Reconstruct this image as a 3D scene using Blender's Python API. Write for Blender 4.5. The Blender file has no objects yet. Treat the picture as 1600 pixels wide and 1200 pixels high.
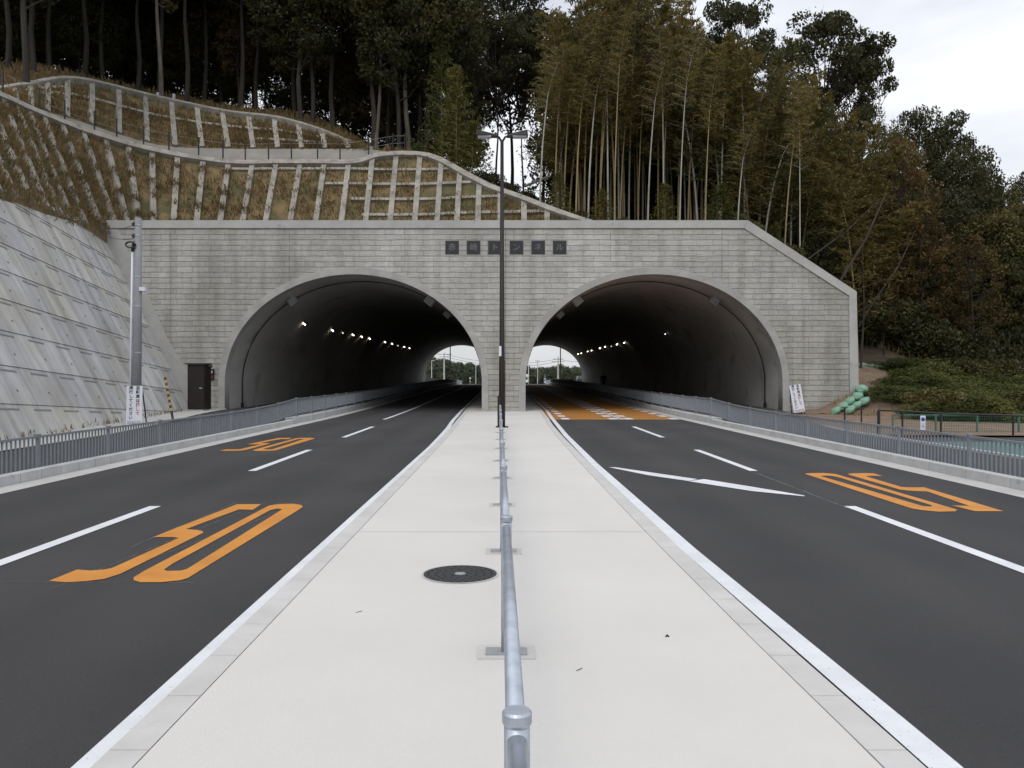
import bpy, bmesh, math, random
import numpy as np
from mathutils import Vector, Matrix, noise
from mathutils.bvhtree import BVHTree
SC = bpy.context.scene
COL = SC.collection
random.seed(7)
R = math.radians
# ------------------------------------------------------------------ camera, sky, sun, exposure
F, CX, CY, CH = 1270.0, 787.0, 592.0, 1.6
cd = bpy.data.cameras.new('camera'); cam = bpy.data.objects.new('camera', cd); COL.objects.link(cam)
cam.location = (0, 0, CH); cam.rotation_euler = (R(90), 0, 0)
cd.sensor_width = 36; cd.lens = 36 * F / 1600; cd.shift_x = (800 - CX) / 1600; cd.shift_y = -(600 - CY) / 1600
cd.clip_start = .05; cd.clip_end = 3000
SC.camera = cam
SUN_EL, SUN_AZ = R(48), R(200)
w = bpy.data.worlds.new('World'); SC.world = w; w.use_nodes = True
nt = w.node_tree; nt.nodes.clear()
def N(t, typ, **k):
    n = t.nodes.new(typ)
    for a, b in k.items(): setattr(n, a, b)
    return n
sky = N(nt, 'ShaderNodeTexSky', sky_type='NISHITA', sun_disc=False, sun_elevation=SUN_EL, sun_rotation=SUN_AZ, air_density=1.0, dust_density=1.5)
tc = N(nt, 'ShaderNodeTexCoord'); mp = N(nt, 'ShaderNodeMapping'); mp.inputs['Scale'].default_value = (1.0, 1.0, 3.2)
nz = N(nt, 'ShaderNodeTexNoise'); nz.inputs['Scale'].default_value = 1.7; nz.inputs['Detail'].default_value = 5
rp = N(nt, 'ShaderNodeValToRGB'); rp.color_ramp.elements[0].position = .36; rp.color_ramp.elements[0].color = (.36, .36, .36, 1)
rp.color_ramp.elements[1].position = .60; rp.color_ramp.elements[1].color = (.97, .97, .97, 1)
sx = N(nt, 'ShaderNodeSeparateXYZ')
gr = N(nt, 'ShaderNodeMapRange'); gr.inputs['From Min'].default_value = 0.0; gr.inputs['From Max'].default_value = 1.0
gr.inputs['To Min'].default_value = 8.9; gr.inputs['To Max'].default_value = 19.0
cl = N(nt, 'ShaderNodeVectorMath', operation='SCALE'); cl.inputs[0].default_value = (.965, .985, 1.035)
mx = N(nt, 'ShaderNodeMix', data_type='RGBA')
bg = N(nt, 'ShaderNodeBackground'); bg.inputs['Strength'].default_value = .092
out = N(nt, 'ShaderNodeOutputWorld')
L = nt.links.new
L(tc.outputs['Generated'], mp.inputs['Vector']); L(mp.outputs[0], nz.inputs['Vector']); L(nz.outputs['Fac'], rp.inputs[0])
L(tc.outputs['Generated'], sx.inputs[0]); L(sx.outputs['Z'], gr.inputs['Value']); L(gr.outputs[0], cl.inputs['Scale'])
L(rp.outputs[0], mx.inputs['Factor']); L(sky.outputs[0], mx.inputs['A']); L(cl.outputs[0], mx.inputs['B'])
L(mx.outputs['Result'], bg.inputs['Color']); L(bg.outputs[0], out.inputs['Surface'])
sl = bpy.data.lights.new('sun', 'SUN'); sl.energy = .9; sl.angle = R(25); sl.color = (1, .97, .93)
so = bpy.data.objects.new('sun', sl); COL.objects.link(so)
so.rotation_euler = Vector((math.sin(SUN_AZ) * math.cos(SUN_EL), math.cos(SUN_AZ) * math.cos(SUN_EL), math.sin(SUN_EL))).to_track_quat('Z', 'Y').to_euler()
SC.view_settings.view_transform = 'Standard'; SC.view_settings.look = 'None'
SC.view_settings.exposure = 0.0; SC.view_settings.gamma = 1.0
SC.cycles.max_bounces = 6; SC.cycles.diffuse_bounces = 4; SC.cycles.use_denoising = True

def P(px, py, d):                      # photo pixel + real distance -> real point
    return Vector(((px - CX) / F * d, d, CH + (CY - py) / F * d))
def G(px, py, z=-.08):                 # photo pixel lying on a level surface at height z
    d = (CH - z) * F / (py - CY); return ((px - CX) / F * d, d)
# ------------------------------------------------------------------ materials
def rgb(c): return (c[0], c[1], c[2], 1)
def mat(name, c1, c2=None, rough=.8, scale=3.0, bump=0.0, bscale=40, metal=0, detail=6, stretch=None, spots=None, emit=None, spec=.5, fac=(.35, .65), coord='Object'):
    m = bpy.data.materials.new(name); m.use_nodes = True; t = m.node_tree; b = t.nodes['Principled BSDF']
    b.inputs['Roughness'].default_value = rough; b.inputs['Metallic'].default_value = metal
    b.inputs['Specular IOR Level'].default_value = spec
    if c2 is None: c2 = tuple(x * .8 for x in c1)
    tcn = N(t, 'ShaderNodeTexCoord'); mpn = N(t, 'ShaderNodeMapping'); t.links.new(tcn.outputs[coord], mpn.inputs['Vector'])
    if stretch: mpn.inputs['Scale'].default_value = stretch
    n = N(t, 'ShaderNodeTexNoise'); n.inputs['Scale'].default_value = scale; n.inputs['Detail'].default_value = detail; n.inputs['Roughness'].default_value = .6
    t.links.new(mpn.outputs[0], n.inputs['Vector'])
    r = N(t, 'ShaderNodeValToRGB'); r.color_ramp.elements[0].position = fac[0]; r.color_ramp.elements[0].color = rgb(c2)
    r.color_ramp.elements[1].position = fac[1]; r.color_ramp.elements[1].color = rgb(c1)
    t.links.new(n.outputs['Fac'], r.inputs[0]); col = r.outputs[0]
    if spots:                           # (scale, threshold, colour, strength)
        n2 = N(t, 'ShaderNodeTexNoise'); n2.inputs['Scale'].default_value = spots[0]; n2.inputs['Detail'].default_value = 3
        t.links.new(tcn.outputs[coord], n2.inputs['Vector'])
        r2 = N(t, 'ShaderNodeValToRGB'); r2.color_ramp.elements[0].position = spots[1]; r2.color_ramp.elements[0].color = (0, 0, 0, 1)
        r2.color_ramp.elements[1].position = min(1, spots[1] + .06); r2.color_ramp.elements[1].color = (spots[3],) * 3 + (1,)
        t.links.new(n2.outputs['Fac'], r2.inputs[0])
        mxn = N(t, 'ShaderNodeMix', data_type='RGBA'); t.links.new(r2.outputs[0], mxn.inputs['Factor']); t.links.new(col, mxn.inputs['A']); mxn.inputs['B'].default_value = rgb(spots[2])
        col = mxn.outputs['Result']
    t.links.new(col, b.inputs['Base Color'])
    if bump:
        n3 = N(t, 'ShaderNodeTexNoise'); n3.inputs['Scale'].default_value = bscale; n3.inputs['Detail'].default_value = 4
        t.links.new(tcn.outputs[coord], n3.inputs['Vector'])
        bn = N(t, 'ShaderNodeBump'); bn.inputs['Strength'].default_value = bump; bn.inputs['Distance'].default_value = .02
        t.links.new(n3.outputs['Fac'], bn.inputs['Height']); t.links.new(bn.outputs[0], b.inputs['Normal'])
    if emit:
        b.inputs['Emission Color'].default_value = rgb(emit[0]); b.inputs['Emission Strength'].default_value = emit[1]
    return m
def leafmat(name, c1, c2, c3, transl=.25):
    m = bpy.data.materials.new(name); m.use_nodes = True; t = m.node_tree; b = t.nodes['Principled BSDF']
    b.inputs['Roughness'].default_value = .6; b.inputs['Specular IOR Level'].default_value = .25
    ge = N(t, 'ShaderNodeNewGeometry'); n = N(t, 'ShaderNodeTexNoise'); n.inputs['Scale'].default_value = .55; n.inputs['Detail'].default_value = 3
    t.links.new(ge.outputs['Position'], n.inputs['Vector'])
    n2 = N(t, 'ShaderNodeTexNoise'); n2.inputs['Scale'].default_value = 3.5; t.links.new(ge.outputs['Position'], n2.inputs['Vector'])
    oi = N(t, 'ShaderNodeObjectInfo')
    a = N(t, 'ShaderNodeMath', operation='ADD'); t.links.new(n.outputs['Fac'], a.inputs[0]); t.links.new(n2.outputs['Fac'], a.inputs[1])
    a2 = N(t, 'ShaderNodeMath', operation='MULTIPLY_ADD'); t.links.new(oi.outputs['Random'], a2.inputs[0]); a2.inputs[1].default_value = .45; t.links.new(a.outputs[0], a2.inputs[2])
    mr = N(t, 'ShaderNodeMapRange'); mr.inputs['From Min'].default_value = .8; mr.inputs['From Max'].default_value = 1.65; t.links.new(a2.outputs[0], mr.inputs['Value'])
    r = N(t, 'ShaderNodeValToRGB'); e = r.color_ramp.elements; e[0].color = rgb(c1); e[1].color = rgb(c3); e.new(.5).color = rgb(c2)
    t.links.new(mr.outputs[0], r.inputs[0]); t.links.new(r.outputs[0], b.inputs['Base Color'])
    tr = N(t, 'ShaderNodeBsdfTranslucent'); t.links.new(r.outputs[0], tr.inputs['Color'])
    ms = N(t, 'ShaderNodeMixShader'); ms.inputs[0].default_value = transl
    t.links.new(b.outputs[0], ms.inputs[1]); t.links.new(tr.outputs[0], ms.inputs[2]); t.links.new(ms.outputs[0], t.nodes['Material Output'].inputs['Surface'])
    return m
def brickmat():
    m = bpy.data.materials.new('split_face_block'); m.use_nodes = True; t = m.node_tree; b = t.nodes['Principled BSDF']; b.inputs['Roughness'].default_value = .92
    l = t.links.new
    tcn = N(t, 'ShaderNodeTexCoord'); s = N(t, 'ShaderNodeSeparateXYZ'); l(tcn.outputs['Object'], s.inputs[0])
    nd = N(t, 'ShaderNodeTexNoise'); nd.inputs['Scale'].default_value = 1.1; l(tcn.outputs['Object'], nd.inputs['Vector'])
    zz = N(t, 'ShaderNodeMath', operation='MULTIPLY_ADD'); l(nd.outputs['Fac'], zz.inputs[0]); zz.inputs[1].default_value = .05; l(s.outputs['Z'], zz.inputs[2])
    c = N(t, 'ShaderNodeCombineXYZ'); l(s.outputs['X'], c.inputs[0]); l(zz.outputs[0], c.inputs[1])
    br = N(t, 'ShaderNodeTexBrick'); br.offset = .37; br.offset_frequency = 2; br.squash = .62; br.squash_frequency = 3
    br.inputs['Scale'].default_value = 1; br.inputs['Brick Width'].default_value = .78; br.inputs['Row Height'].default_value = .262
    br.inputs['Mortar Size'].default_value = .009; br.inputs['Mortar Smooth'].default_value = .35; br.inputs['Bias'].default_value = 0
    br.inputs['Color1'].default_value = (.505, .495, .472, 1); br.inputs['Color2'].default_value = (.425, .417, .398, 1); br.inputs['Mortar'].default_value = (.325, .318, .30, 1)
    l(c.outputs[0], br.inputs['Vector'])
    # rough broken face: noise stretched along the blocks
    mp1 = N(t, 'ShaderNodeMapping'); mp1.inputs['Scale'].default_value = (2.2, 1, 7.5); l(tcn.outputs['Object'], mp1.inputs['Vector'])
    nf = N(t, 'ShaderNodeTexNoise'); nf.inputs['Scale'].default_value = 1.6; nf.inputs['Detail'].default_value = 7; nf.inputs['Roughness'].default_value = .7; l(mp1.outputs[0], nf.inputs['Vector'])
    ng = N(t, 'ShaderNodeTexNoise'); ng.inputs['Scale'].default_value = .22; ng.inputs['Detail'].default_value = 5; l(tcn.outputs['Object'], ng.inputs['Vector'])
    r1 = N(t, 'ShaderNodeValToRGB'); r1.color_ramp.elements[0].position = .3; r1.color_ramp.elements[0].color = (.80, .80, .79, 1); r1.color_ramp.elements[1].position = .72; r1.color_ramp.elements[1].color = (1.12, 1.12, 1.11, 1)
    l(nf.outputs['Fac'], r1.inputs[0])
    r2 = N(t, 'ShaderNodeValToRGB'); r2.color_ramp.elements[0].position = .35; r2.color_ramp.elements[0].color = (.82, .81, .78, 1); r2.color_ramp.elements[1].position = .65; r2.color_ramp.elements[1].color = (1.08, 1.08, 1.08, 1)
    l(ng.outputs['Fac'], r2.inputs[0])
    # rain streaks running down
    mp2 = N(t, 'ShaderNodeMapping'); mp2.inputs['Scale'].default_value = (1.4, 1, .12); l(tcn.outputs['Object'], mp2.inputs['Vector'])
    nw = N(t, 'ShaderNodeTexNoise'); nw.inputs['Scale'].default_value = 1.3; nw.inputs['Detail'].default_value = 4; l(mp2.outputs[0], nw.inputs['Vector'])
    r3 = N(t, 'ShaderNodeValToRGB'); r3.color_ramp.elements[0].position = .3; r3.color_ramp.elements[0].color = (.80, .79, .77, 1); r3.color_ramp.elements[1].position = .6; r3.color_ramp.elements[1].color = (1.04, 1.04, 1.04, 1)
    l(nw.outputs['Fac'], r3.inputs[0])
    # dark, uneven bed joints
    fz = N(t, 'ShaderNodeMath', operation='MULTIPLY_ADD'); l(nf.outputs['Fac'], fz.inputs[0]); fz.inputs[1].default_value = .03; l(zz.outputs[0], fz.inputs[2])
    dv = N(t, 'ShaderNodeMath', operation='DIVIDE'); l(fz.outputs[0], dv.inputs[0]); dv.inputs[1].default_value = .262
    fr = N(t, 'ShaderNodeMath', operation='FRACT'); l(dv.outputs[0], fr.inputs[0])
    sb_ = N(t, 'ShaderNodeMath', operation='SUBTRACT'); l(fr.outputs[0], sb_.inputs[0]); sb_.inputs[1].default_value = .5
    ab = N(t, 'ShaderNodeMath', operation='ABSOLUTE'); l(sb_.outputs[0], ab.inputs[0])
    r4 = N(t, 'ShaderNodeValToRGB'); r4.color_ramp.elements[0].position = .40; r4.color_ramp.elements[0].color = (1, 1, 1, 1); r4.color_ramp.elements[1].position = .475; r4.color_ramp.elements[1].color = (.75, .74, .73, 1)
    l(ab.outputs[0], r4.inputs[0])
    prev = br.outputs['Color']
    for rr in (r1, r2, r3, r4):
        mm = N(t, 'ShaderNodeMix', data_type='RGBA', blend_type='MULTIPLY'); mm.inputs['Factor'].default_value = 1
        l(prev, mm.inputs['A']); l(rr.outputs[0], mm.inputs['B']); prev = mm.outputs['Result']
    l(prev, b.inputs['Base Color'])
    inv = N(t, 'ShaderNodeMath', operation='SUBTRACT'); inv.inputs[0].default_value = 1; l(br.outputs['Fac'], inv.inputs[1])
    hh = N(t, 'ShaderNodeMath', operation='MULTIPLY_ADD'); l(nf.outputs['Fac'], hh.inputs[0]); hh.inputs[1].default_value = 1.3; l(inv.outputs[0], hh.inputs[2])
    bn = N(t, 'ShaderNodeBump'); bn.inputs['Strength'].default_value = .9; bn.inputs['Distance'].default_value = .035; l(hh.outputs[0], bn.inputs['Height']); l(bn.outputs[0], b.inputs['Normal'])
    return m
M = {}
M['brick'] = brickmat()
M['conc'] = mat('cast_concrete', (.41, .40, .375), (.31, .305, .29), .85, 1.2, .15, 30)
M['cope'] = mat('coping_concrete', (.45, .445, .425), (.36, .355, .34), .85, .9, .12, 30, spots=(2.5, .66, (.25, .25, .24), .5))
M['median'] = mat('median_concrete', (.635, .615, .58), (.575, .555, .522), .82, .45, .25, 120, fac=(.3, .7), spots=(55, .73, (.3, .29, .27), .6))
M['kerb'] = mat('kerb_concrete', (.56, .545, .525), (.485, .472, .45), .8, 2.2, .15, 50)
M['kerb_s'] = mat('side_kerb_concrete', (.52, .52, .52), (.42, .42, .415), .8, 1.7, .15, 50, spots=(5, .64, (.3, .29, .27), .5))
M['gutter'] = mat('gutter_concrete', (.50, .49, .465), (.42, .41, .39), .8, 1.5, .1, 50)
M['joint'] = mat('joint_filler', (.16, .155, .15), rough=.9)
M['asph'] = mat('asphalt', (.043, .042, .0435), (.031, .0305, .032), .84, .5, .6, 170, spots=(75, .62, (.095, .094, .092), .6), fac=(.3, .7), stretch=(1, .16, 1))
def wheelpaths(m):
    t = m.node_tree; l = t.links.new; b = t.nodes['Principled BSDF']; base = b.inputs['Base Color'].links[0].from_socket
    tcn = N(t, 'ShaderNodeTexCoord'); s = N(t, 'ShaderNodeSeparateXYZ'); l(tcn.outputs['Object'], s.inputs[0])
    a = N(t, 'ShaderNodeMath', operation='MULTIPLY'); l(s.outputs['X'], a.inputs[0]); a.inputs[1].default_value = 4.2
    sn = N(t, 'ShaderNodeMath', operation='SINE'); l(a.outputs[0], sn.inputs[0])
    n = N(t, 'ShaderNodeTexNoise'); n.inputs['Scale'].default_value = .35; n.inputs['Detail'].default_value = 6; l(tcn.outputs['Object'], n.inputs['Vector'])
    ad = N(t, 'ShaderNodeMath', operation='MULTIPLY_ADD'); l(sn.outputs[0], ad.inputs[0]); ad.inputs[1].default_value = .10; l(n.outputs['Fac'], ad.inputs[2])
    r = N(t, 'ShaderNodeValToRGB'); r.color_ramp.elements[0].position = .3; r.color_ramp.elements[0].color = (.84, .84, .85, 1); r.color_ramp.elements[1].position = .7; r.color_ramp.elements[1].color = (1.25, 1.24, 1.22, 1); l(ad.outputs[0], r.inputs[0])
    mm = N(t, 'ShaderNodeMix', data_type='RGBA', blend_type='MULTIPLY'); mm.inputs['Factor'].default_value = 1; l(base, mm.inputs['A']); l(r.outputs[0], mm.inputs['B']); l(mm.outputs['Result'], b.inputs['Base Color'])
wheelpaths(M['asph'])
M['asph2'] = mat('sidewalk_asphalt', (.050, .05, .051), (.04, .04, .041), .88, .6, .35, 160)
M['white'] = mat('white_road_paint', (.74, .75, .77), (.64, .65, .67), .6, 2.5, .15, 120, spots=(45, .66, (.25, .25, .25), .6))
M['orange'] = mat('orange_road_paint', (.62, .255, .035), (.52, .205, .028), .65, 2.2, .15, 120, spots=(40, .655, (.14, .08, .04), .65))
M['orange2'] = mat('orange_pavement', (.42, .185, .035), (.33, .145, .028), .7, 1.2, .1, 120)
M['chalk'] = mat('chalk', (.16, .16, .165), (.06, .06, .062), .9, 9, fac=(.4, .6))
M['galv'] = mat('galvanised_steel', (.50, .54, .60), (.38, .42, .47), .42, 9, .05, 60, metal=.55)
M['rail'] = mat('grey_blue_rail', (.26, .285, .31), (.22, .24, .265), .5, 4, metal=.2)
M['brown'] = mat('dark_brown_paint', (.026, .021, .018), (.021, .017, .015), .5, 3, spec=.3)
M['plate'] = mat('dark_stone_plate', (.036, .037, .041), (.03, .031, .034), .4, 6, spec=.3)
M['letter'] = mat('carved_letter', (.17, .18, .19), rough=.6)
M['iron'] = mat('cast_iron', (.055, .057, .06), (.035, .036, .038), .6, 30, .6, 60, metal=.3)
M['black'] = mat('black_steel', (.018, .017, .018), rough=.5)
M['lining'] = mat('tunnel_lining_concrete', (.50, .485, .45), (.38, .37, .345), .8, .5, .1, 20, stretch=(1, .35, 1), spots=(.7, .6, (.22, .21, .19), .5))
M['wallc'] = None; M['slot'] = mat('slot_shade_and_joint', (.27, .265, .26), rough=.9)  # slot: recess shade put into colour for wall slots; also colours real joints
M['soil'] = mat('forest_soil', (.075, .05, .03), (.035, .027, .017), .95, 1.5, .6, 8)
M['slope'] = mat('grassy_slope_soil', (.20, .14, .066), (.12, .088, .04), .95, 1.6, .6, 10, spots=(.6, .52, (.07, .075, .028), .7))
M['bank'] = mat('bare_earth', (.22, .155, .108), (.14, .095, .065), .95, .9, .7, 9, spots=(1.3, .58, (.27, .15, .075), .7))
M['ground'] = mat('ground', (.12, .10, .07), (.07, .065, .04), .95, .6, .5, 8)
M['teal'] = mat('teal_pavement', (.085, .185, .165), (.07, .155, .14), .8, 1.2)
M['shotcrete'] = mat('lattice_concrete', (.36, .335, .29), (.22, .205, .175), .9, 1.6, .3, 12, spots=(1.8, .6, (.15, .13, .10), .6))
M['band'] = mat('berm_concrete', (.40, .38, .345), (.30, .285, .255), .9, .8, .1, 12)
M['sandbag'] = mat('green_sandbag', (.25, .43, .32), (.13, .26, .18), .7, 8, .5, 30)
M['yellow'] = mat('yellow_plastic', (.55, .36, .03), rough=.5)
M['signw'] = mat('white_board', (.72, .74, .80), (.69, .71, .77), .5, 2)
M['ink'] = mat('black_ink', (.03, .03, .045), rough=.6)
M['red'] = mat('red_ink', (.50, .02, .03), rough=.6)
M['blue'] = mat('blue_ink', (.02, .09, .35), rough=.6)
M['pole'] = mat('pole_concrete', (.27, .275, .29), (.22, .225, .24), .7, 2)
M['greenw'] = mat('green_steel', (.07, .17, .12), rough=.5)
M['lampoff'] = mat('lamp_glass', (.55, .56, .58), rough=.3)
M['glow'] = mat('lamp_glow', (.9, .75, .5), emit=((1, .88, .68), 8))
M['glowdim'] = mat('lamp_glow_dim', (.9, .9, .8), emit=((1, .95, .85), 2))
M['box'] = mat('grey_box', (.34, .35, .35), rough=.6)
M['cloth'] = mat('dark_clothing', (.012, .012, .015), rough=.9)
M['skin'] = mat('skin', (.35, .2, .14), rough=.6)
M['truck'] = mat('white_vehicle_paint', (.7, .7, .7), rough=.3)
M['glass'] = mat('dark_glass', (.03, .035, .04), rough=.1)
M['bark'] = mat('bark', (.042, .034, .026), (.022, .018, .014), .9, 3, .6, 12, stretch=(1, 1, .2))
M['barkpale'] = mat('pale_bark', (.15, .13, .105), (.08, .067, .05), .9, 3, .4, 12, stretch=(1, 1, .3))
M['culm'] = mat('bamboo_culm', (.33, .23, .105), (.20, .15, .065), .5, 1.0, 0, 10, stretch=(1, 1, .4))
M['culmgrey'] = mat('grey_bamboo_culm', (.42, .41, .36), (.25, .24, .18), .5, 1.0, 0, 10, stretch=(1, 1, .4))
M['lf_dark'] = leafmat('dark_evergreen_leaves', (.022, .025, .009), (.045, .046, .016), (.08, .075, .027))
M['lf_mid'] = leafmat('brownish_green_leaves', (.03, .03, .012), (.06, .054, .019), (.105, .082, .03))
M['lf_olive'] = leafmat('olive_leaves', (.042, .042, .014), (.078, .072, .021), (.14, .112, .034))
M['lf_bamboo'] = leafmat('bamboo_leaves', (.073, .069, .021), (.145, .116, .032), (.245, .175, .05), .4)
M['lf_lime'] = leafmat('yellow_green_leaves', (.05, .06, .014), (.085, .09, .02), (.14, .12, .03), .35)
M['lf_lime2'] = leafmat('olive_bamboo_leaves', (.05, .052, .015), (.085, .08, .022), (.14, .115, .032), .35)
M['lf_orange'] = leafmat('orange_brown_leaves', (.05, .036, .012), (.09, .06, .019), (.155, .09, .028), .35)
M['lf_green'] = leafmat('bush_leaves', (.035, .048, .013), (.08, .095, .022), (.16, .155, .045), .3)
M['grass'] = leafmat('dry_grass', (.11, .095, .04), (.22, .155, .072), (.33, .24, .115))
M['far'] = leafmat('hazy_distant_leaves', (.075, .095, .06), (.12, .14, .085), (.19, .20, .12))  # brightened leaf colours stand in for haze over the distance

def wallmat():
    m = mat('retaining_panel_concrete', (.55, .545, .535), (.47, .465, .455), .85, .8, .08, 25)
    t = m.node_tree; l = t.links.new; b = t.nodes['Principled BSDF']
    base = b.inputs['Base Color'].links[0].from_socket
    tcn = N(t, 'ShaderNodeTexCoord'); mpn = N(t, 'ShaderNodeMapping'); mpn.inputs['Scale'].default_value = (1.15, .10, 1); mpn.inputs['Rotation'].default_value = (0, 0, R(0))
    l(tcn.outputs['Object'], mpn.inputs['Vector'])
    n = N(t, 'ShaderNodeTexNoise'); n.inputs['Scale'].default_value = 1.5; n.inputs['Detail'].default_value = 5; n.inputs['Roughness'].default_value = .65; l(mpn.outputs[0], n.inputs['Vector'])
    r = N(t, 'ShaderNodeValToRGB'); e = r.color_ramp.elements; e[0].position = .36; e[0].color = (.74, .73, .73, 1); e[1].position = .56; e[1].color = (1.10, 1.10, 1.09, 1); l(n.outputs['Fac'], r.inputs[0])
    v = N(t, 'ShaderNodeTexNoise'); v.inputs['Scale'].default_value = .35; l(tcn.outputs['Object'], v.inputs['Vector'])
    r2 = N(t, 'ShaderNodeValToRGB'); r2.color_ramp.elements[0].position = .4; r2.color_ramp.elements[0].color = (.92, .90, .84, 1); r2.color_ramp.elements[1].position = .6; r2.color_ramp.elements[1].color = (1.02, 1.02, 1.05, 1); l(v.outputs['Fac'], r2.inputs[0])
    # panel to panel tint
    brk = N(t, 'ShaderNodeTexBrick'); brk.offset = .5; brk.inputs['Scale'].default_value = 1; brk.inputs['Brick Width'].default_value = 2; brk.inputs['Row Height'].default_value = 1.17; brk.inputs['Mortar Size'].default_value = .0
    brk.inputs['Color1'].default_value = (.84, .84, .86, 1); brk.inputs['Color2'].default_value = (1.08, 1.08, 1.05, 1); l(tcn.outputs['Object'], brk.inputs['Vector'])
    prev = base
    for s in (r.outputs[0], r2.outputs[0], brk.outputs['Color']):
        mm = N(t, 'ShaderNodeMix', data_type='RGBA', blend_type='MULTIPLY'); mm.inputs['Factor'].default_value = 1
        l(prev, mm.inputs['A']); l(s, mm.inputs['B']); prev = mm.outputs['Result']
    l(prev, b.inputs['Base Color']); return m
M['wallc'] = wallmat()
# ------------------------------------------------------------------ mesh builder
class MB:
    def __init__(s): s.v = []; s.f = []
    def add(s, vs, fs):
        o = len(s.v); s.v += [tuple(v) for v in vs]; s.f += [tuple(i + o for i in f) for f in fs]; return s
    def box(s, x0, x1, y0, y1, z0, z1):
        return s.add([(x0, y0, z0), (x1, y0, z0), (x1, y1, z0), (x0, y1, z0), (x0, y0, z1), (x1, y0, z1), (x1, y1, z1), (x0, y1, z1)],
                     [(0, 3, 2, 1), (4, 5, 6, 7), (0, 1, 5, 4), (1, 2, 6, 5), (2, 3, 7, 6), (3, 0, 4, 7)])
    def hexa(s, b, t):
        return s.add(list(b) + list(t), [(0, 3, 2, 1), (4, 5, 6, 7), (0, 1, 5, 4), (1, 2, 6, 5), (2, 3, 7, 6), (3, 0, 4, 7)])
    def bar(s, a, b, w, h, up=(0, 0, 1)):
        a = Vector(a); b = Vector(b); d = (b - a).normalized(); u = Vector(up); r = d.cross(u)
        if r.length < 1e-4: r = d.cross(Vector((0, 1, 0)))
        r.normalize(); u = r.cross(d)
        c = [(-w / 2, -h / 2), (w / 2, -h / 2), (w / 2, h / 2), (-w / 2, h / 2)]
        return s.hexa([a + r * x + u * y for x, y in c], [b + r * x + u * y for x, y in c])
    def tube(s, pts, rad, n=8, cap=True):
        pts = [Vector(p) for p in pts]; rad = rad if isinstance(rad, (list, tuple)) else [rad] * len(pts)
        o = len(s.v); vs = []; fs = []
        for i, p in enumerate(pts):
            d = (pts[min(i + 1, len(pts) - 1)] - pts[max(i - 1, 0)]).normalized()
            a = d.cross(Vector((0, 0, 1)) if abs(d.z) < .9 else Vector((1, 0, 0))).normalized(); b = d.cross(a)
            for k in range(n):
                t = 2 * math.pi * k / n; vs.append(p + (a * math.cos(t) + b * math.sin(t)) * rad[i])
        for i in range(len(pts) - 1):
            for k in range(n):
                fs.append((i * n + k, i * n + (k + 1) % n, (i + 1) * n + (k + 1) % n, (i + 1) * n + k))
        if cap: fs.append(tuple(range(n - 1, -1, -1))); fs.append(tuple((len(pts) - 1) * n + k for k in range(n)))
        return s.add(vs, fs)
    def grid(s, rows):
        n = len(rows[0]); vs = [p for r in rows for p in r]
        return s.add(vs, [(i * n + j, i * n + j + 1, (i + 1) * n + j + 1, (i + 1) * n + j) for i in range(len(rows) - 1) for j in range(n - 1)])
    def prism(s, poly, fn, h0, h1):     # 2D polygon, fn(x,y,h)->3D
        n = len(poly); vs = [fn(x, y, h0) for x, y in poly] + [fn(x, y, h1) for x, y in poly]
        return s.add(vs, [tuple(range(n - 1, -1, -1)), tuple(range(n, 2 * n))] + [(i, (i + 1) % n, n + (i + 1) % n, n + i) for i in range(n)])
    def build(s, name, m, parent=None, smooth=False, bevel=0):
        me = bpy.data.meshes.new(name); me.from_pydata(s.v, [], s.f)
        bm = bmesh.new(); bm.from_mesh(me); bmesh.ops.recalc_face_normals(bm, faces=bm.faces)
        if bevel: bmesh.ops.bevel(bm, geom=[e for e in bm.edges if not e.is_boundary], offset=bevel, segments=1, affect='EDGES')
        bm.to_mesh(me); bm.free()
        return link(name, me, m, parent, smooth)
def link(name, me, m, parent=None, smooth=False):
    me.materials.clear(); me.materials.append(m)
    if smooth: me.polygons.foreach_set('use_smooth', [True] * len(me.polygons))
    o = bpy.data.objects.new(name, me); COL.objects.link(o)
    if parent: o.parent = parent; o.matrix_parent_inverse = Matrix.Translation(-Vector(parent.location)) if False else Matrix.Identity(4)
    return o
def thing(name, label, cat, group=None, loc=(0, 0, 0), rz=0):
    o = bpy.data.objects.new(name, None); COL.objects.link(o); o.location = loc; o.rotation_euler = (0, 0, rz); o.empty_display_size = .2
    return tag(o, label, cat, group)
def tag(o, label, cat, group=None, kind=None):
    o['label'] = label; o['category'] = cat
    if group: o['group'] = group
    if kind: o['kind'] = kind
    return o
def struct(o, label=None):
    o['kind'] = 'structure'
    if label: o['label'] = label
    return o
def dup(root, loc, rz=0, scale=None, label=None, group=None):
    r = root.copy(); COL.objects.link(r); r.location = loc; r.rotation_euler = (0, 0, rz)
    if scale: r.scale = scale
    if label: r['label'] = label
    if group: r['group'] = group
    for ch in list(root.children):
        c = ch.copy(); COL.objects.link(c); c.parent = r
        for g in ch.children:
            d = g.copy(); COL.objects.link(d); d.parent = c
    return r
def fill(loops, name, m, fn, h=0.0, parent=None):  # 2D loops (first outer, rest holes) filled, extruded by h, mapped by fn(x,y,h)
    cu = bpy.data.curves.new(name, 'CURVE'); cu.dimensions = '2D'; cu.fill_mode = 'BOTH'; cu.extrude = h / 2
    for lp in loops:
        s = cu.splines.new('POLY'); s.points.add(len(lp) - 1); s.use_cyclic_u = True
        for i, (x, y) in enumerate(lp): s.points[i].co = (x, y, 0, 1)
    o = bpy.data.objects.new(name, cu); COL.objects.link(o)
    me = bpy.data.meshes.new_from_object(o.evaluated_get(bpy.context.evaluated_depsgraph_get())); bpy.data.objects.remove(o)
    for v in me.vertices: v.co = fn(v.co.x, v.co.y, v.co.z + h / 2)
    return link(name, me, m, parent)
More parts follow.
